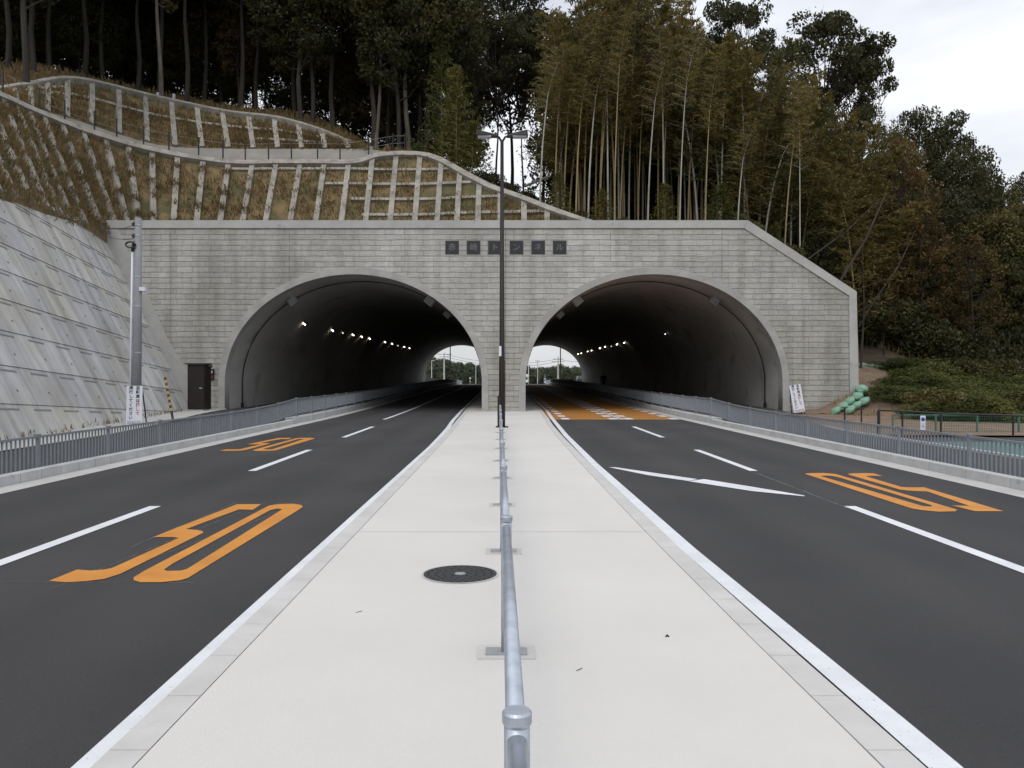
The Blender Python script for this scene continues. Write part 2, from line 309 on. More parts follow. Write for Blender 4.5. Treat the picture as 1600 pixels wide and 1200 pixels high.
def text(string, size, name, m, fn, parent, h=.004, bold=0.0):
    cu = bpy.data.curves.new(name, 'FONT'); cu.body = string; cu.size = size; cu.align_x = 'CENTER'; cu.align_y = 'CENTER'; cu.extrude = h / 2; cu.offset = bold; cu.resolution_u = 3
    o = bpy.data.objects.new(name, cu); COL.objects.link(o)
    me = bpy.data.meshes.new_from_object(o.evaluated_get(bpy.context.evaluated_depsgraph_get())); bpy.data.objects.remove(o)
    for v in me.vertices: v.co = fn(v.co.x, v.co.y, v.co.z + h / 2)
    return link(name, me, m, parent)
ORD = 'first second third fourth fifth sixth seventh eighth ninth tenth eleventh twelfth thirteenth fourteenth fifteenth sixteenth seventeenth eighteenth nineteenth twentieth'.split()
ORD += ['twenty-' + o for o in ORD[:9]] + ['thirtieth'] + ['thirty-' + o for o in ORD[:9]] + ['fortieth'] + ['forty-' + o for o in ORD[:9]]
def rise(y): return float(np.interp(y, [-100, 36, 45, 60, 76, 100, 120, 140, 160, 200, 260, 400, 1000], [0, 0, .05, .22, .40, .62, .72, .75, .68, .3, -.8, -3, -5]))
YS = [-12, -6, 0, 4, 8, 12, 16, 20, 24, 28, 30, 32, 34, 36, 38, 40, 42, 45, 50, 55, 60, 68, 76, 84, 92, 100, 110, 120, 130, 140, 150, 160, 180, 200, 230, 260, 330, 400]
def KL(y): return float(np.interp(y, [0, 20, 28, 34, 42], [-1.70, -1.70, -1.76, -1.86, -1.95]))
def KR(y): return float(np.interp(y, [0, 3.3, 5, 8, 15, 22, 28, 33, 42], [1.76, 1.74, 1.70, 1.66, 1.63, 1.64, 1.70, 1.82, 1.95]))
def LL(y): return float(np.interp(y, [0, 20, 27, 33, 42], [-1.865, -1.86, -1.95, -2.13, -2.25]))
def LR(y): return float(np.interp(y, [0, 3.3, 6, 16, 24, 33, 42], [2.02, 2.0, 1.90, 1.86, 1.92, 2.10, 2.3]))
# ------------------------------------------------------------------ ground, roads, median, sidewalks
YG = YS + [700, 1500]
struct(MB().grid([[(x, y, -.28 + rise(y)) for x in (-900, -200, -60, -20, 0, 20, 60, 200, 900)] for y in YG]).build('ground', M['ground']))
def strip(fl, fr, z, name, m, y0=-12, y1=400, off=None, kind=True, parent=None):
    ys = sorted(set([y for y in YS if y0 < y < y1] + [y0, y1]))
    rows = [[(fl(y) if callable(fl) else fl, y, (z(y) if callable(z) else z) + rise(y)), (fr(y) if callable(fr) else fr, y, (z(y) if callable(z) else z) + rise(y))] for y in ys]
    o = MB().grid(rows).build(name, m, parent)
    if kind and not parent: struct(o)
    return o
road_l = strip(-7.82, -1.66, -.08, 'road', M['asph']); road_l['label'] = 'left carriageway of dark new asphalt'
road_r = strip(1.6, 7.82, -.08, 'road', M['asph']); road_r['label'] = 'right carriageway of dark new asphalt'
# median: slab, kerb stones
def slabs(fl, fr, z0, z1, y0, y1, step, name, m, gap=.006, parent=None, bevel=0):
    b = MB(); y = y0
    while y < y1 - .01:
        e = min(y + step, y1); a, c = y + gap / 2, e - gap / 2
        f = lambda q, yy: q(yy) if callable(q) else q
        b.hexa([(f(fl, a), a, z0 + rise(a)), (f(fr, a), a, z0 + rise(a)), (f(fr, c), c, z0 + rise(c)), (f(fl, c), c, z0 + rise(c))],
               [(f(fl, a), a, z1 + rise(a)), (f(fr, a), a, z1 + rise(a)), (f(fr, c), c, z1 + rise(c)), (f(fl, c), c, z1 + rise(c))]); y = e
    return b.build(name, m, parent, bevel=bevel)
yy_ = [-11.5 + i * .8 for i in range(200)]
md = struct(MB().grid([[(KL(y) + .175 if i == 0 else KR(y) - .175, y, rise(y)) for i in (0, 1)] for y in yy_]).build('median', M['median']), 'pale concrete median strip between the two roads')
for y in (8.5, 18.5, 28.5): MB().grid([[(KL(y) + .18, y, .0015), (KR(y) - .18, y, .0015)], [(KL(y) + .18, y + .007, .0015), (KR(y) - .18, y + .007, .0015)]]).build('expansion_joint', M['slot'], md)
k = slabs(KL, lambda y: KL(y) + .17, -.2, .002, -11.5, 148.5, .6, 'kerb', M['kerb'], .006); struct(k, 'kerb stones along the left edge of the median')
k = slabs(lambda y: KR(y) - .17, KR, -.2, .002, -11.5, 148.5, .6, 'kerb', M['kerb'], .006); struct(k, 'kerb stones along the right edge of the median')
strip(lambda y: KL(y) + .05, lambda y: KL(y) + .2, -.012, 'kerb_bed', M['joint'], -11.5, 148)
strip(lambda y: KR(y) - .2, lambda y: KR(y) - .05, -.012, 'kerb_bed', M['joint'], -11.5, 148)
# a few lifting-slot stains on median kerbs
# side kerbs, gutters, sidewalks
for s in (-1, 1):
    nm = 'left' if s < 0 else 'right'
    struct(slabs(s * 7.78, s * 7.95, -.25, .09, -11.5, 30.5, .6, 'kerb', M['kerb_s'], .012, bevel=.012), 'pale block kerb along the %s road' % nm)
    struct(slabs(s * 7.79, s * 7.94, -.25, .06, -11.5, 30.5, 100, 'kerb_bed', M['joint']), None)
    struct(slabs(s * 7.78, s * 8.2, -.25, .14, 30.5, 150, 2.0, 'kerb', M['kerb_s'], .01), 'low concrete plinth under the railing inside the %s tunnel' % nm)
    strip(s * 7.32, s * 7.775, -.074, 'gutter', M['gutter'], -11.5, 150)
    strip(s * 7.94, s * 13.5 if False else s * 8.3, lambda y: float(np.interp(y, [0, 25, 33], [-.06, -.06, .1])), 'sidewalk_edge', M['asph2'])
edgeR = lambda y: float(np.interp(y, [0, 25.5, 29, 32, 36, 39, 60], [10.65, 10.66, 11.1, 11.7, 12.6, 13.3, 13.5]))
edgeL = lambda y: -float(np.interp(y, [0, 18, 26, 30, 36, 39, 60], [11.1, 11.3, 11.7, 12.1, 13.0, 13.4, 13.5]))
zs = lambda y: float(np.interp(y, [0, 25, 33], [-.055, -.055, .105]))
struct(strip(lambda y: edgeL(y), -8.25, zs, 'sidewalk', M['asph2'], -11.5, 150), 'dark asphalt sidewalk left of the roads')
struct(strip(8.25, lambda y: edgeR(y), zs, 'sidewalk', M['asph2'], -11.5, 150), 'dark asphalt sidewalk right of the roads')
struct(slabs(lambda y: edgeR(y), lambda y: edgeR(y) + .12, -.3, .0, -11.5, 38.5, .6, 'kerb', M['kerb_s'], .012), 'thin pale edging right of the right sidewalk')
wallX = lambda y: -12.0 - (y - 19.4) * .159
b = MB().grid([[(edgeL(y), y, zs(y) + .03), (edgeL(y) - .12, y, zs(y) + .06), (min(wallX(y), edgeL(y) - .2) - .3, y, .12)] for y in [y for y in YS if y < 39] + [39.45]])
struct(b.build('gutter', M['gutter']), 'pale concrete toe between left sidewalk and block wall')
# right side: teal path, pale strip
struct(MB().grid([[(10.78, y, -.09), (22, y, -.09)] for y in (-11.5, 0, 10, 17.5, 21.9)]).build('path', M['teal']), 'teal coloured path right of the sidewalk')
struct(MB().grid([[(10.9, y, -.12), (40, y, -.3)] for y in (22.2, 23.2, 24.2)]).build('path', M['asph2']), 'asphalt strip behind the teal path')
# ------------------------------------------------------------------ road markings
MZ = -.074
def mark(loops, name, m, parent, z=MZ):
    return fill(loops, name, m, lambda x, y, h: Vector((x, y, z + rise(y))), 0, parent)
def markstrip(fl, fr, name, m, parent, y0, y1, z=MZ):
    return strip(fl, fr, z, name, m, y0, y1, parent=parent, kind=False)
markstrip(lambda y: LL(y), lambda y: min(LL(y) + .15, KL(y) - .004 if y < 21 else 9), 'edge_line', M['white'], road_l, -11.5, 150)
markstrip(lambda y: max(LR(y) - .15, KR(y) + .01), lambda y: LR(y), 'edge_line', M['white'], road_r, -11.5, 150)
for a, c in ((-4.5, .8), (5.3, 10.7), (14.8, 19.2), (23.3, 28.5)):
    mark([[(-4.66, a), (-4.51, a), (-4.51, c), (-4.66, c)]], 'lane_dash', M['white'], road_l)
    mark([[(4.48, a), (4.63, a), (4.63, c), (4.48, c)]], 'lane_dash', M['white'], road_r)
markstrip(lambda y: float(np.interp(y, [33, 40], [-5.02, -5.0])), lambda y: -4.87, 'lane_line', M['white'], road_l, 33.6, 140)
# orange pavement in right tunnel
markstrip(lambda y: KR(y) + .01, 7.30, 'orange_surface', M['orange2'], road_r, 33.5, 139, z=-.0765)
markstrip(4.86, 4.97, 'lane_line', M['white'], road_r, 33.5, 140, z=-.070)
for i in range(26):
    y = 33.6 + i * 2.35
    for x0, x1 in ((2.42, 2.75), (4.42, 4.78), (5.05, 5.41), (6.95, 7.28)):
        c = lambda q: q + (.0 if q < 3 else 0)
        mark([[(x0, y), (x1, y), (x1, y + 1.15), (x0, y + 1.15)]], 'lane_dash', M['white'], road_r, z=-.0725)
markstrip(lambda y: LR(y) - .15, lambda y: LR(y), 'edge_line', M['white'], road_r, 33.5, 140, z=-.070)
Z1 = lambda p: (p[0] / 3.2, 640 + p[1] / 3.2)
five = [(1185, 475), (1305, 475), (1265, 503), (1195, 501), (930, 600), (985, 604), (1012, 610), (1017, 618), (600, 825), (520, 850), (430, 861), (330, 866), (245, 860), (385, 803), (450, 808), (520, 803), (560, 795), (870, 655), (895, 645), (870, 640), (765, 640)]
zero = [(1310, 500), (1345, 482), (1395, 474), (1470, 473), (1508, 480), (1515, 488), (1490, 505), (940, 845), (900, 857), (800, 866), (700, 866), (668, 856), (668, 842), (720, 810)]
hole = [(1350, 505), (1385, 497), (1412, 500), (1395, 511), (935, 800), (905, 808), (835, 810), (820, 803), (860, 775)]
g5, g0, gh = [[G(*Z1(p)) for p in q] for q in (five, zero, hole)]
def place(g, x, y, rot, sc=1.0, ox=-3.2, oy=8.7):
    r = []
    for a, c in g:
        a -= ox; c -= oy
        if rot: a, c = -a, -c
        r.append((x + a * sc, y + c))
    return r
for (x, y, rot, sc, par, lb) in ((-3.2, 8.7, 0, 1, road_l, 'large orange 50 on the near lane of the left road'), (-5.97, 20.9, 0, 1.15, road_l, 'orange 50 further away on the outer lane of the left road'), (5.92, 12.45, 1, 1.12, road_r, 'orange 50 painted the other way round on the right road')):
    for lp in ([place(g5, x, y, rot, sc)], [place(g0, x, y, rot, sc), place(gh, x, y, rot, sc)]):
        mark(lp, 'speed_numeral', M['orange'], par)['label'] = lb
Za = lambda p: G(900 + p[0] / 4, 700 + p[1] / 4)
mark([[Za(p) for p in ((205, 122), (245, 122), (470, 155), (760, 197), (700, 208), (450, 172))]], 'merge_arrow', M['white'], road_r, z=MZ + .001)
mark([[Za(p) for p in ((700, 210), (800, 197), (1100, 245), (1430, 300), (1425, 305), (1100, 272))]], 'merge_arrow', M['white'], road_r, z=MZ + .002)
# faint chalk setting-out lines
for a, c, par in (((2, 864), (970, 866), road_l), ((480, 845), (1560, 455), road_l), ((240, 905), (1330, 462), road_l), ((650, 690), (1180, 465), road_l)):
    p, q = G(*Z1(a)), G(*Z1(c)); d = (Vector(q) - Vector(p)).normalized() * .006; n = (-d.y, d.x)
    mark([[(p[0] + n[0], p[1] + n[1]), (q[0] + n[0], q[1] + n[1]), (q[0] - n[0], q[1] - n[1]), (p[0] - n[0], p[1] - n[1])]], 'chalk_line', M['chalk'], par, z=-.077)
for a, c in (((1180, 739), (1330, 797)),):
    p, q = G(*a), G(*c); mark([[(p[0], p[1]), (p[0] + .03, p[1]), (q[0] + .03, q[1]), (q[0], q[1])]], 'chalk_line', M['chalk'], road_r, z=-.077)
# ------------------------------------------------------------------ tunnel portal
PY = 39.5; CXA, A_, B_, SZ = 7.3, 6.24, 5.27, 1.41
def arch(cx, grow=0.0, n=40, zb=-.3, dz=0.0):
    a, bb = A_ + grow, B_ + grow; pts = [(cx - a, zb)]
    for i in range(n + 1):
        t = math.pi * (1 - i / n); pts.append((cx + a * math.cos(t), SZ + dz + bb * math.sin(t)))
    pts.append((cx + a, zb)); return pts
portal = thing('tunnel_portal', 'grey split-face block portal wall with two wide tunnel mouths', 'tunnel portal')
LTOP, LBOT = -19.75, -15.0
yb = lambda x, y, h: Vector((x, PY + 1.0 - h, y))
aL = arch(-CXA, .30); aR = arch(CXA, .30)
outer = [(LBOT + .2, -.3)] + aL + aR + [(17.2, -.3), (17.05, 5.8), (11.76, 9.22), (LTOP, 9.22)]
fill([outer], 'block_wall', M['brick'], yb, 1.0, portal)
for cx in (-CXA, CXA):
    o1 = arch(cx, .32, 60); i1 = arch(cx, 0, 60)
    fill([o1 + i1[::-1]], 'arch_ring', M['conc'], lambda x, y, h: Vector((x, PY + .6 - h, y)), .66, portal)
def cop(poly, nm='coping', pr=.06): fill([poly], nm, M['cope'], lambda x, y, h: Vector((x, PY + 1.06 - h, y)), 1.06 + pr, portal)
cop([(LTOP - .05, 8.92), (11.66, 8.92), (11.85, 9.30), (LTOP - .05, 9.30)])
cop([(11.668, 8.915), (16.78, 5.63), (17.13, 5.84), (11.858, 9.298)])
cop([(16.80, -.3), (17.26, -.3), (17.13, 5.835), (16.785, 5.625)], 'end_pilaster')
cop([(LTOP - .05, 8.917), (LTOP + 1.0, 8.917), (-16.35, 3.6), (-13.95, -.3), (-15.3, -.3)], 'sloping_end', .03)
MB().box(.085, .105, PY - .012, PY + .02, 0, 8.9).build('movement_joint', M['joint'], portal)
for x in (-10.4, 10.6, -16.2, 14.6, -4.8, 5.2): MB().box(x - .006, x + .006, PY - .006, PY + .02, 5.6 if abs(x) > 9 and abs(x) < 13 else (7.3 if abs(x) < 9 else .2), 5.0 if x == 14.6 else 8.9).build('movement_joint', M['joint'], portal)
for x, ch in zip((-2.505, -1.465, -.425, .625, 1.675, 2.72), '赤崎トンネル'):
    z = 7.98; p = MB().box(x - .315, x + .315, PY - .02, PY + .1, z - .315, z + .315).build('name_plate', M['plate'], portal)
    MB().grid([[(x - .34, PY - .004, z - .34), (x + .34, PY - .004, z - .34)], [(x - .34, PY - .004, z + .34), (x + .34, PY - .004, z + .34)]]).build('plate_rim', M['joint'], p)
    text(ch, .38, 'letter', M['letter'], lambda a, c, h, x=x, z=z: Vector((x + a, PY - .02 - h, z + c)), p, .004)
# tunnel bores
TY = [PY + .55] + [y for y in range(42, 140, 2)] + [140.0]
for s in (-1, 1):
    nm = 'left' if s < 0 else 'right'
    bore = thing('tunnel_bore', 'dark curved concrete lining inside the %s tunnel' % nm, 'tunnel')
    rows = [[(x, y, z + (rise(y) if z > 0 else 0)) for x, z in arch(s * CXA, .02, 48, zb=-.4)] for y in TY]
    MB().grid(rows).build('lining', M['lining'], bore, smooth=True)
    for y in range(52, 140, 12):       # construction joints of the lining
        jr = [[(x, y + q, z + rise(y)) for x, z in arch(s * CXA, .005, 40, zb=-.1)] for q in (0, .05)]
        if y < 130: MB().grid(jr).build('lining_joint', M['joint'], bore)
    fill([arch(s * CXA, .6, 30, zb=-.3, dz=rise(140)) + arch(s * CXA, -.02, 30, zb=-.3, dz=rise(140))[::-1]], 'exit_ring', M['conc'], lambda x, y, h: Vector((x, 140 + h, y)), .8, bore)
    pts = [(x, 42.0, z) for x, z in arch(s * CXA, -.05, 40, zb=.1)]
    MB().tube(pts, .028, 6).build('conduit', M['black'], bore, smooth=True)
    MB().box(s * 13.55 - .1, s * 13.55 + .1, 41.9, 42.1, .1, .35).build('junction_box', M['black'], bore)
# loudspeaker boxes hung on the lining
def wallbox(s, side, t, y, sz, label, name='signal_box', group='grey boxes hung on the tunnel lining'):
    cx = s * CXA; x = cx + side * A_ * math.cos(t); z = SZ + rise(y) + B_ * math.sin(t)
    n = Vector((cx - x, 0, SZ - z)).normalized()
    o = thing(name, label, 'equipment box', group, (x, y, z)); o.rotation_euler = (0, math.atan2(n.x, n.z) , 0)
    MB().box(-sz * .5, sz * .5, -.12, .5, .0, sz * .85).build('housing', M['box'], o, bevel=.02)
    MB().box(-sz * .38, sz * .38, -.13, -.115, .08, sz * .77).build('front_grille', M['box'], o)
    MB().box(-.05, .05, .0, .3, -.12, .02).build('bracket', M['black'], o)
TT = math.acos(.58)
wallbox(-1, -1, TT, 41.6, .46, 'grey box on the outer side of the left tunnel mouth')
wallbox(-1, 1, TT, 41.6, .46, 'grey box on the inner side of the left tunnel mouth')
wallbox(1, -1, TT, 41.6, .46, 'grey box on the inner side of the right tunnel mouth')
wallbox(1, 1, TT, 41.6, .46, 'grey box on the outer side of the right tunnel mouth')
wallbox(-1, 1, R(48), 46.5, .4, 'second grey box deeper on the inner side of the left tunnel')
wallbox(1, -1, R(48), 46.5, .4, 'second grey box deeper on the inner side of the right tunnel')
# wall lamps
def lamp(s, px, py, dim, i, side, k=1.0):
    X = s * 11.93; d = X * F / (px - CX); z = CH + (CY - py) / F * d; X2 = X - s * .0
    o = thing('wall_lamp', '%s lit lamp from the mouth along the %s tunnel wall' % (ORD[i], side), 'lamp', 'lamps along the %s tunnel wall' % side, (X2, d, z)); o.rotation_euler = (0, s * R(-40), 0)
    q = .5 if dim else 1
    MB().box(-.17, .17, -.15, .15, .03, .14).build('housing', M['black'], o)
    MB().box(-.07 * q, .07 * q, -.06 * q, .06 * q, -.06, .035).build('diffuser', M['glowdim' if dim else 'glow'], o)
for i, (px, py, dm) in enumerate(((476, 506, 0), (520, 516, 0), (536, 520, 1), (552, 523, 0), (565.5, 526, 0), (578, 529, 0), (602, 534.5, 0), (613, 537, 0), (622, 540, 1), (632, 542, 0), (640, 544, 0))): lamp(-1, px, py, dm, i, 'left')
for i, (px, py, dm) in enumerate(((1039, 521.5, 1), (975, 535.6, 0), (963.6, 538, 0), (955, 541, 1), (945, 542, 0), (937, 544, 0), (924, 547.6, 0), (918, 549, 0), (908, 552, 0), (903, 553, 0))): lamp(1, px, py, dm, i, 'right')
# ------------------------------------------------------------------ side railings
def rb(y): return float(np.interp(y, [0, 24.1, 26.6, 29.1, 31.6], [-.06, -.06, -.02, .05, .17])) + rise(y)
H = .69
def post_mesh():
    b = MB(); b.box(-.03, .03, -.03, .03, -.02, H); b.box(-.036, .036, -.036, .036, H, H + .018); b.box(-.07, .07, -.06, .06, -.01, .012); return b
pm = None
for s in (-1, 1):
    nm = 'left' if s < 0 else 'right'
    fence = thing('guard_railing', 'grey picket railing between the %s road and its sidewalk' % nm, 'railing')
    for k in range(-8, 51):
        y = 14.05 + 2.5 * k; z = rb(y)
        if pm is None: o = post_mesh().build('post', M['rail'], fence); pm = o.data
        else: o = bpy.data.objects.new('post', pm); COL.objects.link(o); o.parent = fence
        o.location = (s * 8.05, y, z)
        if k == 50: break
        y2 = y + 2.5; z2 = rb(y2); b = MB(); a, c = y + .04, y2 - .04; x = s * 8.05
        zi = lambda t: z + (z2 - z) * (t - y) / 2.5
        b.bar((x, a, zi(a) + H - .03), (x, c, zi(c) + H - .03), .045, .04); b.bar((x, a, zi(a) + .09), (x, c, zi(c) + .09), .035, .035)
        n = 20 if k < 20 else 12
        for j in range(1, n):
            t = a + (c - a) * j / n; q = .011 if k < 20 else .015
            b.box(x - q, x + q, t - q, t + q, zi(t) + .09, zi(t) + H - .04)
        b.build('picket_panel', M['rail'], fence)
# ------------------------------------------------------------------ median handrail
RX = lambda y: .032 - .006 * (y - 1.95)
hr = thing('pipe_handrail', 'galvanised pipe handrail along the middle of the median', 'handrail')
yp = [1.95 + 2.77 * k for k in range(-4, 10)]
for k, y in enumerate(yp):
    x = RX(y); b = MB(); b.tube([(x, y, 0), (x, y, .775)], .031, 20)
    p = b.build('post', M['galv'], hr, smooth=False); p.data.polygons.foreach_set('use_smooth', [len(f.vertices) == 4 for f in p.data.polygons])
    c = MB().tube([(x, y, .772), (x, y, .778), (x, y, .800), (x, y, .806)], [.033, .036, .036, .031], 24).build('post_cap', M['galv'], p)
    MB().box(x - .12, x + .12, y - .05, y + .07, .0, .02).build('base_plate', M['box'], p)
    MB().box(x - .165, x + .165, y - .09, y + .14, .0, .011).build('mortar_pad', M['kerb'], p)
    if k < len(yp) - 1:
        y2 = yp[k + 1]; x2 = RX(y2)
        for zz, r in ((.735, .0245), (.40, .0205)):
            MB().tube([(x, y + .02, zz), (x2, y2 - .02, zz)], r, 16).build('rail', M['galv'], hr, smooth=True)
            for (xa, ya) in ((x, y + .036), (x2, y2 - .036)):
                pass
        MB().tube([(x, y + .028, .735), (x + (x2 - x) * .02, y + .085, .735)], .0275, 16).build('rail_sleeve', M['galv'], hr, smooth=True)
# extra short rail stop at the far end handled by last post
# manhole
mh = thing('manhole_cover', 'round dark iron manhole cover set in the median', 'manhole cover', None, ((719 - CX) / F * 6.66, 6.66, 0))
MB().tube([(0, 0, -.04), (0, 0, .004)], .30, 48).build('lid', M['iron'], mh)
b = MB()
for rr in (.08, .14, .20, .26):
    for k in range(int(rr * 110)):
        t = 2 * math.pi * k / int(rr * 110); b.box(rr * math.cos(t) - .010, rr * math.cos(t) + .010, rr * math.sin(t) - .010, rr * math.sin(t) + .010, .003, .0085)
b.build('raised_studs', M['iron'], mh)
MB().tube([(0, 0, .003), (0, 0, .0075)], .045, 20).build('lid_centre', M['box'], mh)
b = MB(); n = 48
b.grid([[(r * math.cos(2 * math.pi * k / n), r * math.sin(2 * math.pi * k / n), .005) for k in range(n + 1)] for r in (.301, .318)]).build('frame', M['kerb'], mh)
# small sewer ring on the right sidewalk
b = MB(); b.grid([[(11.3 + r * math.cos(2 * math.pi * k / n), 33.5 + r * math.sin(2 * math.pi * k / n), .125) for k in range(n + 1)] for r in (.27, .36)])
tag(b.build('manhole_ring', M['kerb']), 'pale ring of a small manhole in the right sidewalk', 'manhole')
# debris on median
for i, (px, py) in enumerate(((1040, 995), (905, 1049), (560, 958))):
    x, y = G(px, py, 0); b = MB(); b.tube([(x - .015, y, .004), (x, y + .015, .006), (x + .018, y + .04, .004)] if i else [(x, y, .0), (x + .01, y, .012), (x + .02, y, .0)], .002 if i else .006, 5)
    tag(b.build('twig', M['bark']), ('small dark pebble right of the handrail on the median', 'thin dry twig right of the handrail on the median', 'thin dry twig left of the handrail near the manhole')[i], 'twig' if i else 'pebble')
# ------------------------------------------------------------------ median street light
sx_, sy_ = -.055, 26.9
st = thing('street_lamp', 'tall brown two-headed street lamp standing on the median', 'street lamp', None, (sx_, sy_, 0))
MB().tube([(0, 0, 0), (0, 0, 2.2), (0, 0, 2.25), (0, 0, 9.5)], [.105, .10, .09, .055], 16).build('pole', M['brown'], st, smooth=True)
MB().box(-.15, -.02, -.13, .1, .0, .0 + 1.05).build('cable_box', M['brown'], st)
MB().box(-.2, .2, -.2, .2, 0, .03).build('base_plate', M['brown'], st)
MB().box(-.10, -.02, -.115, -.10, 2.35, 2.68).build('number_plate', M['signw'], st)
for s in (-1, 1):
    MB().tube([(0, 0, 9.42), (s * .10, 0, 9.6), (s * .22, 0, 9.64)], .035, 8).build('arm', M['brown'], st, smooth=True)
    hd = MB().hexa([(s * .16, -.13, 9.60), (s * .86, -.19, 9.62), (s * .86, .19, 9.62), (s * .16, .13, 9.60)], [(s * .17, -.08, 9.68), (s * .84, -.15, 9.82), (s * .84, .15, 9.82), (s * .17, .08, 9.68)]).build('lamp_head', M['brown'], st, bevel=.015)
    MB().box(min(s * .36, s * .80), max(s * .36, s * .80), -.14, .14, 9.585, 9.622).build('diffuser', M['lampoff'], hd)
# ------------------------------------------------------------------ block retaining wall on the left
u = Vector((-3.2, 20.1, 0)).normalized(); edge = Vector((-4.65, 0, 9.2)); nrm = u.cross(edge).normalized()
if nrm.x < 0: nrm = -nrm
sdir = nrm.cross(u); sdir = sdir if sdir.z > 0 else -sdir
ang = math.asin(-.052 / max(.3, sdir.z)); e1 = (u * math.cos(ang) + sdir * math.sin(ang)).normalized(); e2 = nrm.cross(e1); e2 = e2 if e2.z > 0 else -e2
O = Vector((-15.17, 39.44, -.05))
def w2(p): q = Vector(p) - O; return (q.dot(e1), q.dot(e2))
def wp(px, py):                         # pixel ray to the wall plane
    r = Vector(((px - CX) / F, 1, (CY - py) / F)); c = Vector((0, 0, CH)); return c + r * ((O - c).dot(nrm) / r.dot(nrm))
Ttop1 = wp(0, 296); Ttop2 = wp(160, 356)
tdir = (Ttop2 - Ttop1)
top0 = Ttop1 - tdir / tdir.y * (Ttop1.y - 2)
botN = O + u * ((2 - 39.44) / u.y)
poly = [w2(O), w2(Ttop2), w2(top0), w2(botN)]
def clip(poly, f):
    r = []
    for i, a in enumerate(poly):
        c = poly[(i + 1) % len(poly)]; fa, fc = f(a), f(c)
        if fa >= 0: r.append(a)
        if fa * fc < 0: t = fa / (fa - fc); r.append((a[0] + (c[0] - a[0]) * t, a[1] + (c[1] - a[1]) * t))
    return r
rw = thing('retaining_wall', 'leaning pale concrete panel wall left of the portal', 'retaining wall')
Mw = Matrix((e1, e2, nrm)).transposed().to_4x4(); Mw.translation = O; rw.matrix_world = Mw
CHh = 1.17; vmin = min(p[1] for p in poly); vmax = max(p[1] for p in poly); k0 = int(math.floor(vmin / CHh))
b = MB(); slots = MB(); holes = MB()
def inside(x, y, pad=.25):
    for i, a in enumerate(poly):
        c = poly[(i + 1) % len(poly)]; ex, ey = c[0] - a[0], c[1] - a[1]; l = math.hypot(ex, ey)
        cr = (ex * (y - a[1]) - ey * (x - a[0])) / l
        if cr * SGN < pad: return False
    return True
ar = sum(poly[i][0] * poly[(i + 1) % 4][1] - poly[(i + 1) % 4][0] * poly[i][1] for i in range(4)); SGN = 1 if ar > 0 else -1
for k in range(k0, int(vmax / CHh) + 1):
    v0, v1 = k * CHh, (k + 1) * CHh
    q = clip(clip(poly, lambda p: p[1] - v0 - .006), lambda p: v1 - .006 - p[1])
    if len(q) >= 3:
        lo = .02; f = lambda x, y, h, v0=v0: Vector((x, y, h if h < 0 else .075 - .025 * (y - v0) / CHh))
        n = len(q); b.add([f(x, y, -.3) for x, y in q] + [f(x, y, 1) for x, y in q], [tuple(range(n - 1, -1, -1)), tuple(range(n, 2 * n))] + [(i, (i + 1) % n, n + (i + 1) % n, n + i) for i in range(n)])
    off = (k % 2) * 1.0
    for j in range(-20, 2):
        uu = j * 2 + off
        if inside(uu, v1 - .2): slots.box(uu - .55, uu + .55, v1 - .17, v1 - .12, .045, .066)  # raised dark box, its colour stands in for shade inside a recess
        if inside(uu, v0 + .4, .35): holes.tube([(uu, v0 + .42, .05), (uu, v0 + .42, .07)], .045, 8)
b.build('panel_course', M['wallc'], rw)
slots.build('panel_slot', M['slot'], rw); holes.build('weep_hole', M['joint'], rw)
q = [(x, y) for x, y in poly]; bk = MB(); bk.prism(q, lambda x, y, h: Vector((x, y, h)), -.35, .02); bk.build('backing', M['slot'], rw)
tl = [w2(Ttop2), w2(top0)]; d = Vector(tl[1]) - Vector(tl[0]); dn = Vector((-d.y, d.x)).normalized(); dn = dn if dn.y > 0 else -dn
cp = [tl[0], tl[1], tuple(Vector(tl[1]) - dn * .28), tuple(Vector(tl[0]) - dn * .28)]
MB().prism(cp, lambda x, y, h: Vector((x, y, h)), -.4, .125).build('coping', M['wallc'], rw)
